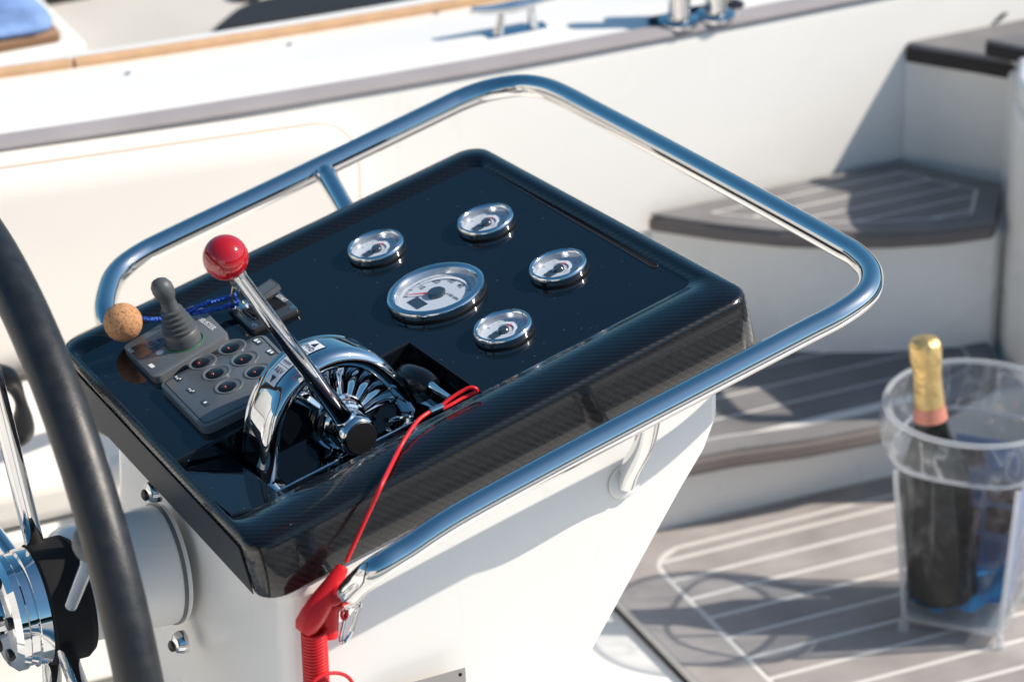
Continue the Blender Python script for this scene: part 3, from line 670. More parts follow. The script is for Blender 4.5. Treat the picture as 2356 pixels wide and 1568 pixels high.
# ------------------------------------------------------------------ gauges
def gauge(r, big=False, label='', needle=0., group=None, c=None, face=0.):
    x, y = -PV, PU; o = L(c[0], c[1], 0); t = thing('gauge', label, 'gauge', frame(o, x, y, PN), group)
    h = .0115 if big else .0115
    obj('gasket', MB().lathe(o, PN, [(r * 1.00, .0), (r * 1.00, .0022)], 48), 'blackmatte', t)
    pf = [(r * .985, .0022), (r * .985, h * .55), (r * 1.0, h * .62), (r * 1.0, h * .72), (r * .985, h * .86), (r * .95, h * .97), (r * .91, h), (r * .865, h * .965), (r * .835, h * .86), (r * .825, h * .80)]
    obj('bezel', MB().lathe(o, PN, pf, 72, cap0=False, cap1=False), 'chrome', t, ang=28)
    obj('inner_rim', MB().lathe(o, PN, [(r * .825, h * .80), (r * .80, h * .6), (r * .775, .0030)], 56, cap0=False, cap1=False), 'dialrim', t)
    d = obj('dial', MB().lathe(o, PN, [(r * .80, .0024), (r * .80, .0030), (.0001, .0030)], 56), 'dial', t)
    # scale ticks
    tk = MB(); n = 41 if big else 13; w0 = .0033
    for i in range(n):
        a = radians((227 - 177 * i / (n - 1)) if big else (200 - 220 * i / (n - 1))); dd = x * cos(a) + y * sin(a); q = np.cross(PN, dd); major = (i % 5 == 0) if big else (i % 3 == 0)
        r1, r0 = r * .70, r * (.60 if major else .645); hw = r * (.011 if major else .006)
        tk.add([o + PN * w0 + dd * a_ + q * b_ for a_, b_ in ((r0, -hw), (r1, -hw), (r1, hw), (r0, hw))], [(0, 1, 2, 3)])
    obj('scale', tk, 'ink', d, flat=True)
    # pale crescent of sunlight off the bezel, painted on the dial
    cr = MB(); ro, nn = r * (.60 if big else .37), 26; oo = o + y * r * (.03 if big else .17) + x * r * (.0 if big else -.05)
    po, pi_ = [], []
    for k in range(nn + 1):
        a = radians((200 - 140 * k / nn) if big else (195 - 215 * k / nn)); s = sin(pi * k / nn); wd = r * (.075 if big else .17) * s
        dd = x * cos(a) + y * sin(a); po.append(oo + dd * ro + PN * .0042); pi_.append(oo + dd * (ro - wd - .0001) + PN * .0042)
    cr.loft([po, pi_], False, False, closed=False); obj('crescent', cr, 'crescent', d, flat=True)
    if big:
        for s_, a in (('10', 188), ('20', 150), ('30', 112), ('40', 75)):
            a = radians(a); m_ = text_mb(s_, o + (x * cos(a) + y * sin(a)) * r * .50 + PN * .0034, x, y, PN, r * .17, .0001); obj('numeral', m_, 'ink', d, flat=True)
        obj('numeral', text_mb('x100 RPM', o + x * r * .36 + y * r * .16 + PN * .0034, x, y, PN, r * .10, .0001), 'ink', d, flat=True)
        obj('display_window', MB().box(o - y * r * .44 - x * r * .02 + PN * .0031, x, y, PN, r * .42, r * .24, .0006), 'ledgrey', d)
    else:
        obj('display_window', MB().box(o - y * r * .36 + PN * .0031, x, y, PN, r * .30, r * .30, .0012), 'ledgrey', d)
    a = radians(needle); dd = x * cos(a) + y * sin(a); q = np.cross(PN, dd); rn = r * (.62 if big else .42)
    obj('needle', MB().loft([[o + PN * .0052 + q * r * .035, o + PN * .0052 - q * r * .035, o + PN * .0058 - q * r * .035, o + PN * .0058 + q * r * .035], [o + PN * .0052 + dd * rn + q * .0002, o + PN * .0052 + dd * rn - q * .0002, o + PN * .0056 + dd * rn - q * .0002, o + PN * .0056 + dd * rn + q * .0002]]), 'needle', t)
    obj('hub_cap', MB().lathe(o, PN, [(r * .185, .003), (r * .185, .0062), (r * .16, .0072), (.0002, .0074)], 32), 'ledgrey', t)
    obj('glass', MB().lathe(o, PN, [(r * .826, h * .83), (r * .5, h * .90), (.0003, h * .94)], 48, cap0=False, cap1=True), 'glass', t)
    return t
def c4(x, y): return ((850 + x / 3.485) / 1.0866, (450 + y / 3.485) / 1.0866)
GH = .0115
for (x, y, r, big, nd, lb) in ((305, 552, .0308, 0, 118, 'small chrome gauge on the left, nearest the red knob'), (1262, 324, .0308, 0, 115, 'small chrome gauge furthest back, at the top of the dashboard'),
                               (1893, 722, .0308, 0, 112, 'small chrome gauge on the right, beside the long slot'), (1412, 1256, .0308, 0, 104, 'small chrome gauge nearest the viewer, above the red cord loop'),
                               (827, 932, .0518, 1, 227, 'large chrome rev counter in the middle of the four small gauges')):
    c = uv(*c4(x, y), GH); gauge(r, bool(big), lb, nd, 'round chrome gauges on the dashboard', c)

# ------------------------------------------------------------------ throttle
vn = .026; vfar = .080
tf = thing('throttle_control', 'polished chrome throttle housing with a long lever and red ball knob', 'throttle', frame(L(-.19, .05, 0), PU, PV, PN))
prof = [(-.290, -.036), (-.2815, -.015), (-.271, .010), (-.2620, .0275), (-.250, .042), (-.238, .0525), (-.223, .0605), (-.205, .0655), (-.186, .0665), (-.166, .062), (-.149, .0535), (-.134, .041), (-.122, .024), (-.113, .004), (-.1065, -.016), (-.1015, -.036)]
prof = catmull([A3(*p) for p in prof], 4)
ctr_p = A3(-.192, .004)
def parch(ins, v, w_shift=0.): 
    out = []
    for i, p in enumerate(prof):
        t = nrm(prof[min(i + 1, len(prof) - 1)] - prof[max(i - 1, 0)]); nn = A3(t[1], -t[0]); q = p + nn * ins; q[1] = max(q[1], -.0385)
        out.append(L(q[0], q[1], v if False else q[1]) - L(0, 0, 0) + L(0, v, 0) - L(0, 0, q[1]) + L(0, 0, 0) if False else T + q[0] * PU + v * PV + q[1] * PN)
    return out
ar = MB()
sec = [(.020, vn + .006), (.0135, vn - .001), (.0085, vn - .002), (.0035, vn + .0012), (.0008, vn + .006), (0, vn + .0125), (0, vn + .036), (.0006, vfar - .0095), (.0016, vfar - .0078), (.0006, vfar - .006), (.002, vfar - .002), (.006, vfar), (.020, vfar - .002)]
ar.loft([parch(i_, v_) for i_, v_ in sec], False, False, closed=False)
hs = obj('housing', ar, 'chrome', tf, ang=60)
# webs inside the arch
def web(v, ins): return [p for p in parch(ins, v)]
wb = MB(); lp = web(vn + .0115, .0195); wb.sheet(lp); lp2 = web(vfar - .004, .0195); wb.sheet(lp2)
obj('side_web', wb, 'panel', tf, flat=True)
hubc = A3(-.190, -.011)
HC = lambda v: T + hubc[0] * PU + v * PV + hubc[1] * PN
fan = MB(); seg = 60; inner, outer = [], []
for k in range(seg + 1):
    a = radians(-8 + 140 * k / seg); d = PU * cos(a) + PN * sin(a)
    pa_ = parch(.0185, vn + .004); h0 = HC(vn + .004); an = [atan2((p - h0) @ PN, (p - h0) @ PU) for p in pa_]; rd_ = [np.linalg.norm(p - h0) for p in pa_]
    od = sorted(zip(an, rd_)); rr = float(np.interp(a, [q[0] for q in od], [q[1] for q in od]))
    
    outer.append(HC(vn + .0035) + d * (rr - .0005)); inner.append(HC(vn + .002) + d * .024)
mid = [o_ * .5 + i_ * .5 + PV * (.0045 + .0022 * sin(2 * pi * k / 8.5)) for k, (o_, i_) in enumerate(zip(outer, inner))]
m2 = [o_ * .8 + i_ * .2 + PV * (.0036 + .0016 * sin(2 * pi * k / 8.5)) for k, (o_, i_) in enumerate(zip(outer, inner))]
fan.loft([outer, m2, mid, inner], False, False, closed=False); obj('fluted_dish', fan, 'chrome', tf, ang=70)
obj('pivot_boss', MB().lathe(HC(vn + .010), -PV, [(.030, 0), (.030, .006), (.0285, .009), (.0255, .010), (.0255, .017), (.024, .020), (.0215, .0215), (.0205, .026), (.0205, .047), (.019, .050), (.0175, .051)], 48), 'chrome', tf, ang=30)
obj('boss_ring', MB().lathe(HC(vn + .001), -PV, [(.0262, 0), (.0262, .0045)], 48), 'black', tf)
obj('boss_cap', MB().lathe(HC(vn - .0405), -PV, [(.0172, 0), (.0172, .0015), (.0165, .0022), (.0002, .003)], 40), 'black', tf)
vl = vn - .024
bu, bw = onv(519, 592, vl); lu, lw = onv(792, 965, vl)
BALL = L(bu, vl, 0) + PN * bw; LB = T + hubc[0] * PU + vl * PV + hubc[1] * PN; LB = LB * .35 + (L(lu, vl, 0) + PN * lw) * .65
dl = nrm(BALL - LB)
lev = obj('lever', MB().tube([LB - dl * .006, LB + dl * .02, LB + dl * .06, BALL - dl * .022], [.0115, .0098, .0090, .0072], 28), 'chrome', tf, ang=50)
obj('lever_collar', MB().tube([LB - dl * .010, LB + dl * .004, LB + dl * .010], [.0150, .0140, .0112], 24), 'chrome', tf)
obj('knob', MB().sphere(BALL, .0222, dl, 40), 'red', tf, ang=80)
obj('knob_neck', MB().tube([BALL - dl * .026, BALL - dl * .0205], [.0082, .0086], 20), 'steel', tf)
# plate at the foot of the housing
obj('foot_plate', MB().box(T - .196 * PU + .05 * PV - .0388 * PN, PU, PV, PN, .215, .088, .004), 'chrome', tf, bevel=.0015)
# printed strips along the arch
cum = [0]
for i in range(1, len(prof)): cum.append(cum[-1] + np.linalg.norm(prof[i] - prof[i - 1]))
def arc(s):
    i = max(k for k in range(len(cum)) if cum[k] <= s); i = min(i, len(prof) - 2); t = (s - cum[i]) / (cum[i + 1] - cum[i]); p = prof[i] * (1 - t) + prof[i + 1] * t
    tt = nrm(prof[min(i + 2, len(prof) - 1)] - prof[max(i - 1, 0)]); return p, tt
def strip(s0, s1, v0, v1, h, n=14):
    m_ = MB(); rows = []
    for k in range(n + 1):
        p, t = arc(s0 + (s1 - s0) * k / n); nn = A3(-t[1], t[0]); q = p + nn * h
        rows.append([T + q[0] * PU + v_ * PV + q[1] * PN for v_ in (v0, v1)])
    m_.loft(rows, False, False, closed=False); return m_
def arcs_for(x, y, v):                                     # arc length whose point is seen at a picture point
    best = None
    for s in np.linspace(0, cum[-1] - .001, 300):
        p, t = arc(s); P = T + p[0] * PU + v * PV + p[1] * PN; q = P - CAM; z = q @ W; X = 1178 + FP * (q @ R) / z; Y = 784 - FP * (q @ U) / z
        d = (X - x) ** 2 + (Y - y) ** 2
        if best is None or d < best[0]: best = (d, s)
    return best[1]
vm = vn + .026
c7 = lambda x, y: ((600 + x / 9.8) / 1.0866, (840 + y / 9.8) / 1.0866)
s_rev0, s_rev1 = arcs_for(*c7(830, 1240), vm), arcs_for(*c7(1160, 840), vm); s_mid = arcs_for(*c7(1300, 690), vm); s_fwd0, s_fwd1 = arcs_for(*c7(1640, 440), vm), arcs_for(*c7(2000, 300), vm)
va, vb = vn + .0165, vn + .036
lab = obj('direction_label', strip(s_rev0 - .0008, s_fwd1 + .0008, va - .0009, vb + .0009, .0004, 40), 'ink', tf, flat=True)
for s0, s1 in ((s_rev0, s_rev1), (s_rev1 + .0006, s_fwd0 - .0006), (s_fwd0, s_fwd1)):
    obj('label_field', strip(s0, s1, va, vb, .0008), 'plate', lab, flat=True)
def onarc(s, h=.0011):
    p, t = arc(s); nn = A3(-t[1], t[0]); q = p + nn * h; return T + q[0] * PU + q[1] * PN + PV * (va + vb) / 2, t[0] * PU + t[1] * PN, nn[0] * PU + nn[1] * PN
o_, y_, z_ = onarc(s_rev0 + (s_rev1 - s_rev0) * .72); obj('lettering', text_mb('REV', o_, -PV, y_, z_, .0082, .0002), 'ink', lab, flat=True)
o_, y_, z_ = onarc(s_rev0 + (s_rev1 - s_rev0) * .28); obj('arrow', MB().prism([o_ - PV * .004 + y_ * .003, o_ + PV * .004 + y_ * .003, o_ - y_ * .0045], z_ * .0002), 'ink', lab, flat=True)
o_, y_, z_ = onarc(s_fwd0 + (s_fwd1 - s_fwd0) * .28); obj('lettering', text_mb('FWD', o_, -PV, y_, z_, .0075, .0002), 'ink', lab, flat=True)
o_, y_, z_ = onarc(s_fwd0 + (s_fwd1 - s_fwd0) * .70); obj('arrow', MB().prism([o_ - PV * .004 - y_ * .003, o_ + PV * .004 - y_ * .003, o_ + y_ * .0045], z_ * .0002), 'ink', lab, flat=True)
o_, y_, z_ = onarc(s_rev1 + .0055); m_ = MB()
for k in range(6): m_.box(o_ + PV * (.0065 - k * .0026) , -PV, y_, z_, .0015, .0022, .0002)
obj('small_print', m_, 'ink', lab, flat=True)

# ------------------------------------------------------------------ flat devices on the dashboard
def plate_prism(pts2, w0, w1, r, ins=.0012):
    q = round_poly(pts2, r, 6); t_ = round_poly(offset_poly(pts2, [ins] * len(pts2)), r, 6)
    return MB().loft([[L(p[0], p[1], w0) for p in q], [L(p[0], p[1], w1 - ins * .7) for p in q], [L(p[0], p[1], w1) for p in t_]])
def quad(a, b, c, d, w): return [uv(*p, w) for p in (a, b, c, d)]
# bow thruster joystick panel
tj = quad((282, 796), (356, 872), (527, 769), (453, 695), .008)
jp = thing('thruster_panel', 'dark grey thruster control panel with a ribbed rubber joystick', 'joystick panel', frame(L(*tj[0], 0), PU, PV, PN))
fp = obj('face_plate', plate_prism(tj, 0., .0085, .008), 'greyp', jp, ang=40)
jc = uv(424, 786, .0085); JO = L(*jc, .0085)
eJ = [A3(*p) for p in tj]; du = nrm(tj[2] - tj[1]); dv = nrm(tj[0] - tj[1])
def bil(a, b): return tj[1] * (1 - a) * (1 - b) + tj[2] * a * (1 - b) + tj[0] * (1 - a) * b + tj[3] * a * b
jd = [bil(.02, .52), bil(.62, .52), bil(.62, .86), bil(.02, .86)]
obj('dark_inlay', MB().sheet([L(*p, .0088) for p in round_poly(jd, .004)]), 'greyd', fp, flat=True)
prf = [(.0185, 0), (.0185, .008), (.0180, .014), (.0168, .0155)]
h = .0155
for k in range(5):
    r_ = .0180 - k * .0016; prf += [(r_, h + .0012), (r_, h + .0035), (r_ - .0028, h + .0048)]; h += .0055
prf += [(.0085, h + .002), (.0080, h + .009), (.0088, h + .012), (.0105, h + .016), (.0115, h + .022), (.0112, h + .028), (.0085, h + .0335), (.004, h + .0362), (.0003, h + .037)]
# boot leans a little with the stick
jb = MB(); jb.lathe(JO, PN, prf, 40)
jb.v = [p - PU * .10 * max(0, ((p - JO) @ PN) - .01) for p in jb.v]
obj('joystick', jb, 'grey', jp, ang=45)
ringp = [JO + (PU * cos(a) + PV * sin(a)) * .0205 + PN * .0006 for a in np.linspace(0, 2 * pi, 40, endpoint=False)]
obj('green_ring', MB().tube(ringp, .0005, 6, closed=True), 'green', fp)
tp = uv(471, 741, .009); obj('lettering', text_mb('THRUSTER', L(*tp, .0089), -PV, PU, PN, .0090, .0002), 'print', fp, flat=True)
tp = uv(293, 808, .009); obj('lettering', text_mb('SIDE', L(*(tp + A3(.003, -.001)), .0089), -PV, PU, PN, .0062, .0002), 'print', fp, flat=True)
pb = uv((280 + 560 / 5.61) / 1.0866, (820 + 225 / 5.61) / 1.0866, .009)
pw = obj('power_button', plate_prism([pb + A3(a, b) for a, b in ((-.0065, -.008), (.0065, -.008), (.0065, .008), (-.0065, .008))], .0088, .0102, .003), 'well', fp)
obj('power_symbol', MB().tube([L(*pb, .0105) + (PU * cos(a) + PV * sin(a)) * .0032 for a in np.linspace(.5, 5.8, 20)], .00035, 6), 'ink', fp)
pc = uv((280 + 675 / 5.61) / 1.0866, (820 + 340 / 5.61) / 1.0866, .009); obj('indicator', MB().lathe(L(*pc, .0087), PN, [(.0042, 0), (.0042, .0006), (.003, .001)], 24), 'print', fp)
pc = uv((280 + 555 / 5.61) / 1.0866, (820 + 525 / 5.61) / 1.0866, .009); obj('indicator', MB().box(L(*pc, .0087), PV, PU, PN, .0085, .0042, .0004), 'print', fp)
# instrument keypad
kq = [uv(364, 879, .010), uv(466, 984, .010), uv(706, 868, .010), uv(604, 763, .010)]
kp = thing('keypad_panel', 'grey rounded keypad with dished buttons beside the throttle', 'keypad', frame(L(*kq[0], 0), PU, PV, PN))
kf = obj('face_plate', plate_prism(kq, 0., .010, .010, .002), 'greyp', kp, ang=40)
gr_ = round_poly(offset_poly(kq, [.0045] * 4), .006, 6); obj('groove', MB().tube([L(*p, .0100) for p in gr_], .0005, 6, closed=True), 'blackmatte', kf)
for (x, y) in ((1270, 475), (1685, 268), (1465, 625), (1865, 425), (1640, 810), (2050, 600)):
    c = uv((280 + x / 5.61) / 1.0866, (820 + y / 5.61) / 1.0866, .010); o = L(*c, .0098)
    k_ = obj('button_well', MB().lathe(o, PN, [(.0152, 0), (.0150, .0010), (.0140, .0014), (.0122, .0006), (.0105, -.0006), (.0075, -.0022)], 36, cap1=True, cap0=False), 'well', kp, ang=50)
    k2 = obj('button', MB().lathe(o - PU * .0022, PN, [(.0098, -.002), (.0098, .0006), (.0085, .0014), (.0002, .0008)], 28), 'blackgloss', kp, ang=50)
    obj('red_lens', MB().sphere(o - PU * .0045 - PV * .0005 + PN * .0014, .0015, PN, 14), 'led', kp)
def kmark(x, y, pat):
    c = uv((280 + x / 5.61) / 1.0866, (820 + y / 5.61) / 1.0866, .010)
    obj('key', plate_prism([c + A3(a, b) for a, b in ((-.0038, -.0075), (.0038, -.0075), (.0038, .0075), (-.0038, .0075))], .0098, .0108, .002), 'greyd', kf)
    m_ = MB(); 
    for dx, dy, sx, sy in pat: m_.box(L(c[0] + dx, c[1] + dy, .0109), PU, PV, PN, sx, sy, .0002)
    obj('key_symbol', m_, 'print', kf, flat=True)
two = [(0, .0028, .0042, .0036), (.0002, -.0026, .0034, .0032)]
kmark(2040, 190, two); kmark(2225, 340, two)
lin = [(0, .003, .0022, .0018), (-.0008, -.001, .0022, .0018), (.0008, -.004, .0022, .0018)]
kmark(925, 705, lin); kmark(1110, 875, lin); kmark(1310, 1050, [(0, 0, .0030, .0030)])
# ignition plate
iq = quad((524, 706), (580, 757), (686, 708), (630, 657), .007)
ig = thing('engine_switch_box', 'black ignition panel marked START with rocker switches and key', 'switch panel', frame(L(*iq[0], 0), PU, PV, PN))
ff = obj('face_plate', plate_prism(iq, .0, .0065, .003), 'greyd', ig, ang=40)
obj('gasket', plate_prism(offset_poly(iq, [-.0012] * 4), -.0002, .0022, .003), 'blackmatte', ig)
def bi(a, b): return iq[1] * (1 - a) * (1 - b) + iq[2] * a * (1 - b) + iq[0] * (1 - a) * b + iq[3] * a * b
for a, b in ((.10, .10), (.92, .10), (.08, .92)):
    o = L(*bi(a, b), .0064); s_ = obj('screw', MB().lathe(o, PN, [(.0030, 0), (.0029, .0008), (.0018, .0014), (.0002, .0015)], 20), 'steel', ig)
for a, kind_ in ((.34, 0), (.68, 1)):
    c = bi(a, .45); w_ = .0066
    o = L(*c, w_); fr2 = MB()
    for dx, dy, sx, sy in ((0, .012, .020, .0022), (0, -.012, .020, .0022), (.0089, 0, .0022, .0262), (-.0089, 0, .0022, .0262)): fr2.box(o + PU * dx + PV * dy, PU, PV, PN, sx, sy, .0022)
    obj('switch_frame', fr2, 'black', ig, bevel=.0004)
    obj('rocker', MB().loft([[o + PU * a_ + PV * b_ for a_, b_ in ((-.007, -.010), (.007, -.010), (.007, .010), (-.007, .010))], [o + PU * a_ + PV * b_ + PN * h_ for a_, b_, h_ in ((-.007, -.010, .004), (.007, -.010, .004), (.007, .010, .0008), (-.007, .010, .0008))]]), 'blackmatte', ig, bevel=.0005)
# flip-up cover standing open
cv = uv(606, 676, .008); o = L(*cv, .0075); tiltx = nrm(PU * .95 + PN * .16); tz = nrm(np.cross(tiltx, PV))
cm_ = MB(); oc = o + PU * .004 + PN * .006
cm_.box(oc, tiltx, PV, -tz, .024, .019, .0016)
for s in (-1, 1): cm_.box(oc + PV * s * .0088 , tiltx, PV, -tz, .024, .0016, .0065)
cm_.box(oc + tiltx * .0115, tiltx, PV, -tz, .0016, .019, .0065)
obj('flip_cover', cm_, 'well', ig)
sc_ = MB(); sc_.box(o - PU * .007 + PN * .000, PU, PV, PN, .006, .010, .007); obj('cover_hinge', sc_, 'grey', ig, bevel=.001)
obj('lettering', text_mb('START', L(*uv(648, 686, .0068), .0067), -PV, PU, PN, .0066, .0002), 'print', ff, flat=True)
obj('white_line', MB().box(L(*bi(.17, .5), .0066), PV, PU, PN, .032, .0007, .0002), 'print', ff, flat=True)
kb = uv(556, 702, .010); ko = L(*kb, .0065)
obj('key_barrel', MB().lathe(ko, PN, [(.0085, 0), (.0085, .004), (.0068, .006), (.0062, .006)], 28), 'chrome', ig)
# key and ring
KT = PW(563, 640, .032)
ky = thing('ignition_key', 'small worn metal key with ring standing in the ignition lock', 'key', frame(ko))
kd = nrm(KT - ko)
obj('blade', MB().box(ko + PN * .004, PV, PU, PN, .007, .0018, .022), 'steel', ky)
hx = nrm(PV - PU * .2); 
hd = round_poly([A3(-.011, 0), A3(.011, 0), A3(.009, .026), A3(-.009, .026)], .006, 5)
obj('head', MB().prism([ko + PN * .024 + hx * p[0] + PN * p[1] for p in hd], PU * .0024), 'brass', ky, bevel=.0005)
rg = [PW(543, 672, .022) + (PN * .9 + PU * .3) * .0145 * sin(a) + (PU * .75 + PV * .3) * .0085 * cos(a) for a in np.linspace(0, 2 * pi, 28, endpoint=False)]
obj('ring', MB().tube(rg, .0011, 8, closed=True), 'brass', ky)
# cork float and blue cord
CK = PW(283, 741, .026); ck = thing('cork_key_float', 'round cork ball float on a blue cord, resting by the joystick', 'key float', frame(CK))
obj('ball', MB().sphere(CK, .0203, PN, 40), 'cork', ck, ang=80)
cord = [CK + (PW(335, 733, .024) - CK) * .9, PW(352, 734, .022), PW(372, 734, .018), PW(392, 733, .015)] 
def braid(path, r): 
    pts = catmull(path, 10); m_ = MB(); n = len(pts)
    m_.tube(pts, [r * (1 + .10 * sin(i * 1.9)) for i in range(n)], 10); return m_
obj('cord', braid([PW(325, 733, .024), PW(345, 735, .022), PW(365, 734, .019), PW(388, 733, .017), PW(412, 724, .018), PW(440, 712, .019), PW(470, 699, .017), PW(500, 690, .015), PW(525, 684, .015), PW(541, 679, .018), PW(545, 688, .014), PW(536, 699, .011), PW(510, 707, .011), PW(480, 713, .013), PW(450, 719, .014), PW(436, 722, .0145)], .0026), 'rope', ck)

# ------------------------------------------------------------------ handrail
def rp(x, y, w): return PW(x, y, w)
RW = -.010
vped = CD[1] + .013
eu, ew = onv(779, 1388, vped - .004)
END = L(eu, vped - .004, 0) + PN * ew
path = [L(-.255, .36, -.055), L(-.262, .40, -.030), L(*uv(243, 725, -.014), -.014), L(-.2285, .480, -.0105), L(-.204, .505, RW), L(-.172, .517, RW), L(-.13, .519, RW), L(.0, .517, RW), L(.2, .516, RW), L(.245, .515, RW)]
corner1 = [L(.275, .507, RW), L(.302, .487, RW), L(.316, .458, RW), L(.321, .42, RW)]
side = [L(.3225, .36, RW), L(.326, .2, RW), L(.329, .0, RW), L(.3295, -.10, RW)]
corner2 = [L(.328, -.140, RW), L(.317, -.178, RW), L(.292, -.206, RW), L(.255, -.2165, RW)]
near = [L(.2, -.2165, RW), L(.05, -.2155, RW), L(-.1, -.216, RW), L(-.20, -.2175, RW - .001), L(-.255, -.219, RW - .006)]
q_ = [L(*uv(862, 1309, -.020), -.020), L(*uv(822, 1344, -.040), -.040), L(*uv(797, 1370, -.062), -.062)]
rpath = catmull(path + corner1 + side + corner2 + near + q_ + [END + PV * .006], 8)
hr = thing('handrail', 'polished stainless steel handrail looping round the dashboard', 'handrail', frame(L(0, .5, 0), PU, PV, PN))
obj('tube', MB().tube(rpath, .0126, 28), 'steel', hr, ang=60)
fdir = nrm(END - rpath[-3]); obj('end_flange', MB().lathe(END + PV * .004, -PV, [(.021, 0), (.021, .003), (.0175, .006), (.0135, .0075)], 36), 'steel', hr)
sp_ = catmull([L(*uv(747, 400, RW), RW), L(.020, .46, -.0105), L(.020, .42, -.014), L(.020, .385, -.022)], 6); a0 = uv(775, 440, -.014)
st0 = L(*uv(748, 398, RW), RW); st1 = L(*uv(783, 460, -.018), -.018); obj('stub', MB().tube([st0, st0 * .5 + st1 * .5, st1, st1 + (st1 - st0) * .5], .0110, 24), 'steel', hr)
obj('weld_ring', MB().tube([st0 + (st1 - st0) * .14, st0 + (st1 - st0) * .22], [.0126, .0113], 24), 'steel', hr)
g0 = L(*uv(1505, 985 - 52, RW), RW); gu, gw = onv(1440, 1108, vped + .002); g1 = L(gu, vped + .002, 0) + PN * gw; g0 = L(*uv(1500, 945, RW), RW)
obj('support_leg', MB().tube(catmull([g0 + (g1 - g0) * .05, g0 + (g1 - g0) * .4 - PV * .006, g0 + (g1 - g0) * .8, g1], 5), .0105, 24), 'steel', hr)
obj('leg_flange', MB().lathe(g1 + PV * .002, -PV, [(.019, 0), (.018, .002), (.014, .004), (.0115, .0045)], 32), 'gel', hr)

# ------------------------------------------------------------------ kill switch lanyard
vk = CD[1] - .012
ks = thing('kill_switch_lanyard', 'red kill switch lanyard with float and coiled cord hanging over the dashboard edge', 'lanyard', frame(L(-.1, -.13, 0), PU, PV, PN))
def kv(x, y, v): a_, b_ = onv(x, y, v); return L(a_, v, 0) + PN * b_
c8 = lambda x, y: ((950 + x / 5.227) / 1.0866, (830 + y / 5.227) / 1.0866)
loopp = [PW(*c8(815, 950), .012), PW(*c8(930, 860), .014), PW(*c8(1080, 765), .016), PW(*c8(1180, 722), .017), PW(*c8(1250, 735), .015), PW(*c8(1262, 775), .011), PW(*c8(1180, 815), .009), PW(*c8(1060, 870), .009), PW(*c8(930, 945), .009), PW(*c8(820, 1000), .009)]
obj('loop', MB().tube(catmull(loopp, 8), .0019, 12), 'redp', ks)
cr0, cr1 = PW(*c8(820, 965), .0105), PW(*c8(655, 1035), .0115)
obj('crimp', MB().tube([cr0, cr1], .0034, 16), 'steel', ks)
cp = [cr1 + (cr0 - cr1) * .2, PW(*c8(600, 1070), .012), PW(*c8(500, 1150), .013), PW(*c8(400, 1280), .013), PW(*c8(310, 1420), .012), PW(*c8(230, 1568), .010)]
FT = kv(790, 1302, vk - .006)
cp += [kv(880, 1110, vk + .001), kv(850, 1175, vk - .002), kv(820, 1240, vk - .004), kv(796, 1292, vk - .006)]
obj('cord', MB().tube(catmull(cp, 8), .0021, 12), 'redp', ks)
FB = kv(697, 1452, vk - .002); fd = nrm(FB - FT); fl0 = np.linalg.norm(FB - FT)
fp_ = [(0, .0050), (.03, .0064), (.3, .0088), (.55, .0118), (.75, .0128), (.92, .0120), (1.0, .0085)]
obj('float', MB().tube([FT + (FB - FT) * t_ for t_, r_ in fp_], [r_ for t_, r_ in fp_], 28), 'redp', ks, ang=50)
k1, k2_ = kv(757, 1392, vk + .004), kv(752, 1462, vk + .003); obj('coil_end', MB().tube([k1, k2_], [.010, .011], 20), 'redp', ks)
cx0, cx1 = kv(722, 1452, vk - .002), kv(732, 1640, vk + .0)
hel = []; nt_ = 26; dz = nrm(cx1 - cx0); hxx = nrm(PU - (PU @ dz) * dz); hyy = np.cross(dz, hxx)
for k in range(nt_ * 14): a = 2 * pi * k / 14; hel.append(cx0 + (cx1 - cx0) * k / (nt_ * 14) + (hxx * cos(a) + hyy * sin(a)) * .0112)
obj('coil', MB().tube(hel, .0019, 8), 'redp', ks)
lo = catmull([kv(*p, vk - .018) for p in ((710, 1590), (722, 1566), (745, 1551), (775, 1547), (800, 1556), (815, 1580), (818, 1620))], 6)
obj('loose_turn', MB().tube(lo, .0019, 10), 'redp', ks)
c6 = lambda x, y: ((550 + x / 3.366) / 1.0866, (780 + y / 3.366) / 1.0866)
# snap hook on the rail end
sh_ = catmull([kv(*p, vk + .0) for p in ((800, 1400), (790, 1440), (784, 1470), (792, 1476), (806, 1455), (822, 1410), (828, 1388), (815, 1384))], 6, True)
tag(obj('snap_hook', MB().tube(sh_, .0022, 10, closed=True), 'steel'), 'thin steel snap hook hanging below the lower end of the handrail', 'hook')
rl = catmull([kv(*p, vk - .004) for p in ((796, 1385), (790, 1398), (786, 1415), (792, 1424), (799, 1414), (798, 1400))], 5); tag(obj('red_tie', MB().tube(rl, .0016, 8), 'redp'), 'tiny red cord tie below the end of the handrail', 'cord')
# kill switch body in the recess
kc = PW(*c8(480, 600), -.018)
kw = thing('kill_switch', 'black kill switch clip lying in the recess beside the throttle', 'switch', frame(kc))
kpts = [PW(*c8(290, 530), -.012), PW(*c8(400, 580), -.010), PW(*c8(540, 650), -.009), PW(*c8(640, 700), -.009), PW(*c8(700, 730), -.009)]
obj('body', MB().tube(catmull(kpts, 5), [.008 + .0065 * sin(pi * (i / 20) ** .8 * .95) for i in range(21)], 20), 'blackgloss', kw)
obj('tongue', MB().tube([PW(*c8(660, 690), -.006), PW(*c8(780, 775), -.003), PW(*c8(920, 860), .002)], [.0055, .0042, .003], 14), 'steel', kw)
bp_ = catmull([PW(*c8(60, 1150), -.030), PW(*c8(150, 1140), -.026), PW(*c8(260, 1115), -.024), PW(*c8(380, 1095), -.024), PW(*c8(425, 1115), -.026), PW(*c8(420, 1150), -.030)], 5)
obj('wire_clip', MB().tube(bp_, .0022, 10), 'steel', kw)
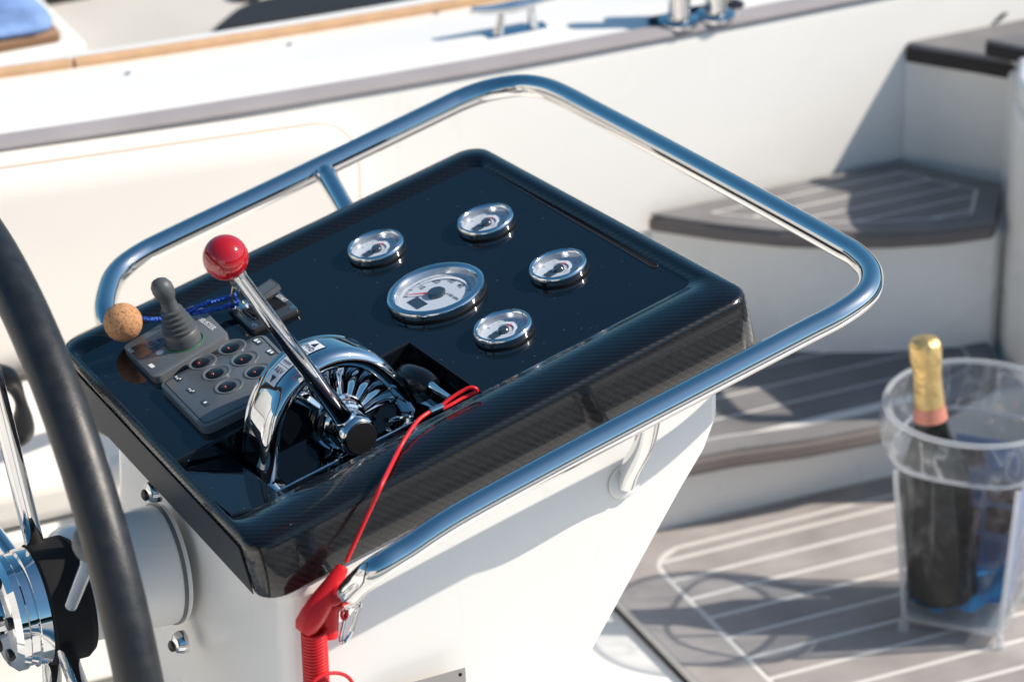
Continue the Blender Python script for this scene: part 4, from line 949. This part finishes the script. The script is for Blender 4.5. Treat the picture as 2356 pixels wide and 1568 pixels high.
# maker's plate low on the pedestal
mpn = PV; mp0 = kv(1068, 1533, vped - .0005)
pl = thing('metal_plaque', 'small brushed metal plaque at the bottom of the white pedestal', 'plaque', frame(mp0))
zdir = nrm(Z - (Z @ PV) * PV); udir = nrm(np.cross(PV, zdir) * -1); udir = udir if udir @ PU > 0 else -udir
fdn = nrm(kv(1068, 1533, vped) - kv(985, 1556, vped))
obj('plate', MB().prism([mp0 - PV * .001, mp0 - fdn * .10 - PV * .001, mp0 - fdn * .10 - zdir * .055 - PV * .001, mp0 - zdir * .055 - PV * .001], -PV * .0012), 'brush', pl)
obj('rivet', MB().lathe(mp0 - fdn * .006 - zdir * .006 - PV * .0022, -PV, [(.002, 0), (.0016, .0008)], 14), 'blackmatte', pl)
obj('lettering', text_mb('OR', mp0 - fdn * .018 - zdir * .022 - PV * .0022, fdn, zdir, -PV, .014, .0003, 'CENTER'), 'ink', pl, flat=True)

# ------------------------------------------------------------------ wheel
P0 = L(-.352, 0, -.06); HB = on(402, 1300, P0, F)
yaw = radians(23.7); NW = nrm(A3(cos(yaw), sin(yaw), .04))
HUB = HB - F * .175; HUB = on(33, 1404, HUB, F)
sw = thing('steering_wheel', 'large steering wheel with black leather rim and chrome spokes', 'steering wheel', frame(HUB))
dep = (HUB - CAM) @ W; RW_ = .397 * dep / 4.0
wa = nrm(np.cross(NW, Z)); wb_ = np.cross(wa, NW)
rim = [HUB + RW_ * (wa * cos(a) + wb_ * sin(a)) for a in np.linspace(0, 2 * pi, 120, endpoint=False)]
obj('rim', MB().tube(rim, .0205 * dep / 4.0, 24, closed=True), 'leather', sw, ang=80)
def wpt(x, y): return on(x, y, HUB, NW)
for (x0, y0, x1, y1) in ((-35, 790, 84, 1266), (-260, 900, 42, 1300), (128, 1760, 117, 1478), (225, 1700, 146, 1478)):
    a_, b_ = wpt(x0, y0), on(x1, y1, HUB + NW * .036, NW)
    pth = [a_, b_]
    obj('spoke', MB().tube(pth, .0098, 20), 'steel', sw)
hubr = .060
obj('hub_plate', MB().lathe(HUB - NW * .012, NW, [(.040, -.006), (.054, -.003), (.060, .003), (.060, .010), (.0575, .012), (.0575, .020), (.060, .022), (.060, .034)], 56), 'chrome', sw, ang=30)
for k in range(6):
    a = 2 * pi * k / 6 + .3; q = HUB - NW * .016 + (wa * cos(a) + wb_ * sin(a)) * .043; obj('bolt', MB().lathe(q, -NW, [(.0065, 0), (.0065, .004), (.004, .005)], 12), 'black', sw)
obj('hub_cap', MB().lathe(HUB - NW * .017, -NW, [(.024, 0), (.024, .006), (.018, .010), (.004, .011)], 32), 'chrome', sw)
obj('hub_drum', MB().lathe(HUB + NW * .0215, NW, [(.058, 0), (.062, .004), (.063, .014), (.063, .040), (.058, .047), (.03, .05)], 48), 'blackmatte', sw, ang=30)
obj('shaft', MB().lathe(HUB + NW * .06, NW, [(.022, 0), (.022, .08)], 28), 'steel', sw)
bl = [on(114, 1325, HUB + NW * -.0, F) - V * .06, on(150, 1230, HUB, F) - V * .06, on(165, 1180, HUB, F) - V * .06]
obj('brake_lever', MB().tube(bl, [.006, .007, .014], 16), 'steel', sw)
obj('brake_knob', MB().sphere(bl[-1], .021, seg=24), 'grey', sw)
# bearing housing on the pedestal
bhs = thing('wheel_bearing_housing', 'white cylindrical wheel bearing housing on the aft side of the pedestal', 'housing', frame(HB))
c_ = on(386, 1294, P0, F)
obj('drum', MB().lathe(c_ - F * .115, F, [(.050, 0), (.057, .004), (.060, .012), (.062, .10), (.062, .118)], 56), 'gel', bhs, ang=30)
obj('base_ring', MB().lathe(c_ - F * .006, F, [(.0635, 0), (.0635, .004)], 56), 'well', bhs)
for (x, y, lb) in ((360, 1128, 'upper'), (422, 1475, 'lower')):
    p = on(x, y, P0 - F * .004, F); q = thing('chrome_latch', 'small chrome fitting on the pedestal %s the white bearing housing' % ('above' if lb == 'upper' else 'below'), 'fitting', frame(p), 'chrome fittings on the pedestal')
    obj('body', MB().lathe(p - F * .012, F, [(.005, 0), (.010, .003), (.012, .008), (.012, .014)], 28), 'chrome', q)
    obj('cap', MB().lathe(p - F * .016 - Z * .002, F, [(.003, 0), (.006, .002), (.006, .006)], 20), 'black', q)
# black bracket with strap seen through the wheel
p = on(25, 915, FVZ(-.42, .45, .4), V)
bks = catmull([on(x, y, FVZ(0, .60, 0), V) for x, y in ((-40, 860), (5, 868), (28, 882), (45, 915), (52, 950), (50, 985), (35, 1005), (5, 1000))], 5)
tag(obj('hanging_strap', MB().tube(bks, [.011 + .004 * sin(i * .3) for i in range(len(bks))], 12), 'black'), 'black hanging strap seen through the spokes of the wheel', 'strap')
# dark tube standing in for the shaded underside of the dashboard
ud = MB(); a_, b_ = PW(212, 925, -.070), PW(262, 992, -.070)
ud.tube([a_, a_ * .5 + b_ * .5 - PN * .006, b_], [.010, .014, .008], 14); tag(obj('underside_shade', ud, 'black'), 'dark tube standing in for the shade under the aft edge of the dashboard', 'shade')

# ------------------------------------------------------------------ champagne bucket
Q1, Q2 = on(2068, 1450, A3(0, 0, .004), Z), on(2304, 1494, A3(0, 0, .004), Z)
D1 = nrm(Q2 - Q1); D2 = np.cross(Z, D1); HB_ = np.linalg.norm(Q2 - Q1) / 2; BCX = (Q1 + Q2) / 2 + D2 * HB_
BC = BCX
bk_t = thing('ice_bucket', 'clear square acrylic champagne bucket with a flared round collar standing on the planked deck', 'ice bucket', frame(BC))
def sup(r_, n, z, k=96):
    out = []
    for i in range(k):
        a = 2 * pi * i / k; c_, s_ = cos(a), sin(a); out.append(BCX + D1 * r_ * math.copysign(abs(c_) ** (2 / n), c_) + D2 * r_ * math.copysign(abs(s_) ** (2 / n), s_) + Z * z)
    return out
wz = [(.022, HB_ * 1.00, 9.), (.08, HB_ * 1.07, 8.), (.14, HB_ * 1.16, 7.), (.20, HB_ * 1.26, 5.), (.222, HB_ * 1.31, 4.), (.229, HB_ * 1.47, 3.), (.240, HB_ * 1.66, 2.4), (.262, HB_ * 1.76, 2.2), (.282, HB_ * 1.72, 2.1), (.288, HB_ * 1.68, 2.1)]
lo_ = wz[:6]; hi_ = wz[5:]
bm = MB(); bm.loft([sup(q, n_, z) for z, q, n_ in lo_] + [sup(q - .005, n_, z + .002) for z, q, n_ in reversed(lo_)] + [sup(HB_ * .95, 8., .028)], False, True); obj('wall', bm, 'acrylicw', bk_t, ang=50)
bm = MB(); bm.loft([sup(q, n_, z) for z, q, n_ in hi_] + [sup(q - .005, n_, z + .001) for z, q, n_ in reversed(hi_)], False, False); obj('collar', bm, 'acrylicc', bk_t, ang=50)
obj('floor_plate', MB().loft([sup(HB_ * .97, 8., .014), sup(HB_ * .99, 8., .018), sup(HB_ * .99, 8., .0215)]), 'acrylic', bk_t)
for z_, q_2, n_, rr in ((.229, HB_ * 1.44, 3., .0028), (.288, HB_ * 1.67, 2.1, .0034)): obj('ring', MB().tube(sup(q_2, n_, z_), rr, 10, closed=True), 'acrylic', bk_t)
for a_, b_ in ((-1, -1), (1, -1), (1, 1), (-1, 1)):
    e0 = BCX + D1 * a_ * HB_ * .93 + D2 * b_ * HB_ * .93; e1 = BCX + D1 * a_ * HB_ * 1.17 + D2 * b_ * HB_ * 1.17
    obj('foot', MB().tube([e0 + Z * .016, e0], [.005, .007], 14), 'acrylic', bk_t)
    obj('highlight_rib', MB().tube([e0 + Z * .02, e0 * .5 + e1 * .5 + Z * .12, e1 + Z * .222], .0032, 10), 'acrylic', bk_t)
sl_ = thing('picture_sleeve', 'sheet of small colour pictures inside the far wall of the bucket', 'print', frame(BCX + Z * .02))
def wallpt(side, t, z, off):                               # side 0: far wall (+D2), 1: right wall (+D1); t across -1..1
    h_ = HB_ * (1 + .20 * (z - .02) / .16) - off
    return BCX + (D1 * t * h_ + D2 * h_ if side == 0 else D1 * h_ + D2 * t * h_) + Z * z
def patch(side, t0, t1, z0, z1, off):
    a_ = [wallpt(side, t, z, off) for t, z in ((t0, z0), (t1, z0), (t1, z1), (t0, z1))]; b_ = [wallpt(side, t, z, off + .0006) for t, z in ((t0, z0), (t1, z0), (t1, z1), (t0, z1))]
    return MB().loft([a_, b_])
obj('backing', patch(0, -.55, .92, .035, .205, .0075), 'sleeve', sl_, flat=True); obj('backing', patch(1, -.85, .92, .035, .205, .0075), 'sleeve', sl_, flat=True)
for si, rows_ in ((0, ((-.45, 0), (.1, .8))), (1, ((-.75, -.1), (0, .8)))):
    for ci, (t0, t1) in enumerate(rows_):
        for ri in range(4):
            z0 = .045 + ri * .040; mm = ('photo', 'sky_blue_print', 'photo')[(ri * 2 + ci + si) % 3]
            obj('picture', patch(si, t0, t1, z0, z0 + (.028 if (ri + ci) % 2 else .033), .0085), mm, sl_, flat=True)
cy = MB(); rows = []
for i in range(13):
    row = []
    for j in range(13):
        x_, y_ = (i / 6 - 1) * HB_ * .86, (j / 6 - 1) * HB_ * .86; row.append(BCX + D1 * x_ + D2 * y_ + Z * (.034 + .022 * max(0, x_ / .056) + .007 * sin(i * 1.3) * cos(j * 1.1)))
    rows.append(row)
cy.loft(rows, False, False, closed=False); tag(obj('blue_cloth', cy, 'cyan', subsurf=1), 'bright blue cloth under the bottle in the bucket', 'cloth')
# bottle, leaning a little
B0 = BCX - R * .028 - V * .004 + Z * .030
B1 = on(2127, 777, B0 + V * .012, nrm(A3(.05, -1, 0)))
ax = nrm(B1 - B0); bl_ = np.linalg.norm(B1 - B0)
bt = thing('champagne_bottle', 'dark champagne bottle with gold foil neck leaning in the clear bucket', 'bottle', frame(B0))
k_ = bl_
body = [(.025, 0), (.0410, .004), (.0425, .012), (.0425, .36 * k_), (.0420, .43 * k_), (.041, .49 * k_), (.032, .56 * k_), (.023, .625 * k_), (.0185, .69 * k_), (.0155, .78 * k_)]
obj('glass_body', MB().lathe(B0, ax, body, 48), 'bottle', bt, ang=50)
obj('foil', MB().lathe(B0, ax, [(.0180, .745 * k_), (.0170, .80 * k_), (.0165, .87 * k_), (.0178, .885 * k_), (.0172, .90 * k_), (.0185, .915 * k_), (.0190, .94 * k_), (.0188, .972 * k_), (.0165, .990 * k_), (.009, 1.0 * k_), (.0005, 1.002 * k_)], 36), 'gold', bt, ang=50)
obj('neck_band', MB().lathe(B0, ax, [(.0205, .695 * k_), (.0184, .748 * k_)], 36, cap0=False, cap1=False), 'orange', bt)
rf = nrm(R - (R @ ax) * ax)
obj('label', MB().lathe(B0, ax, [(.0428, .10 * k_), (.0428, .30 * k_)], 30, ref=rf, cap0=False, cap1=False, a0=radians(-18), a1=radians(70)), 'grill', bt)
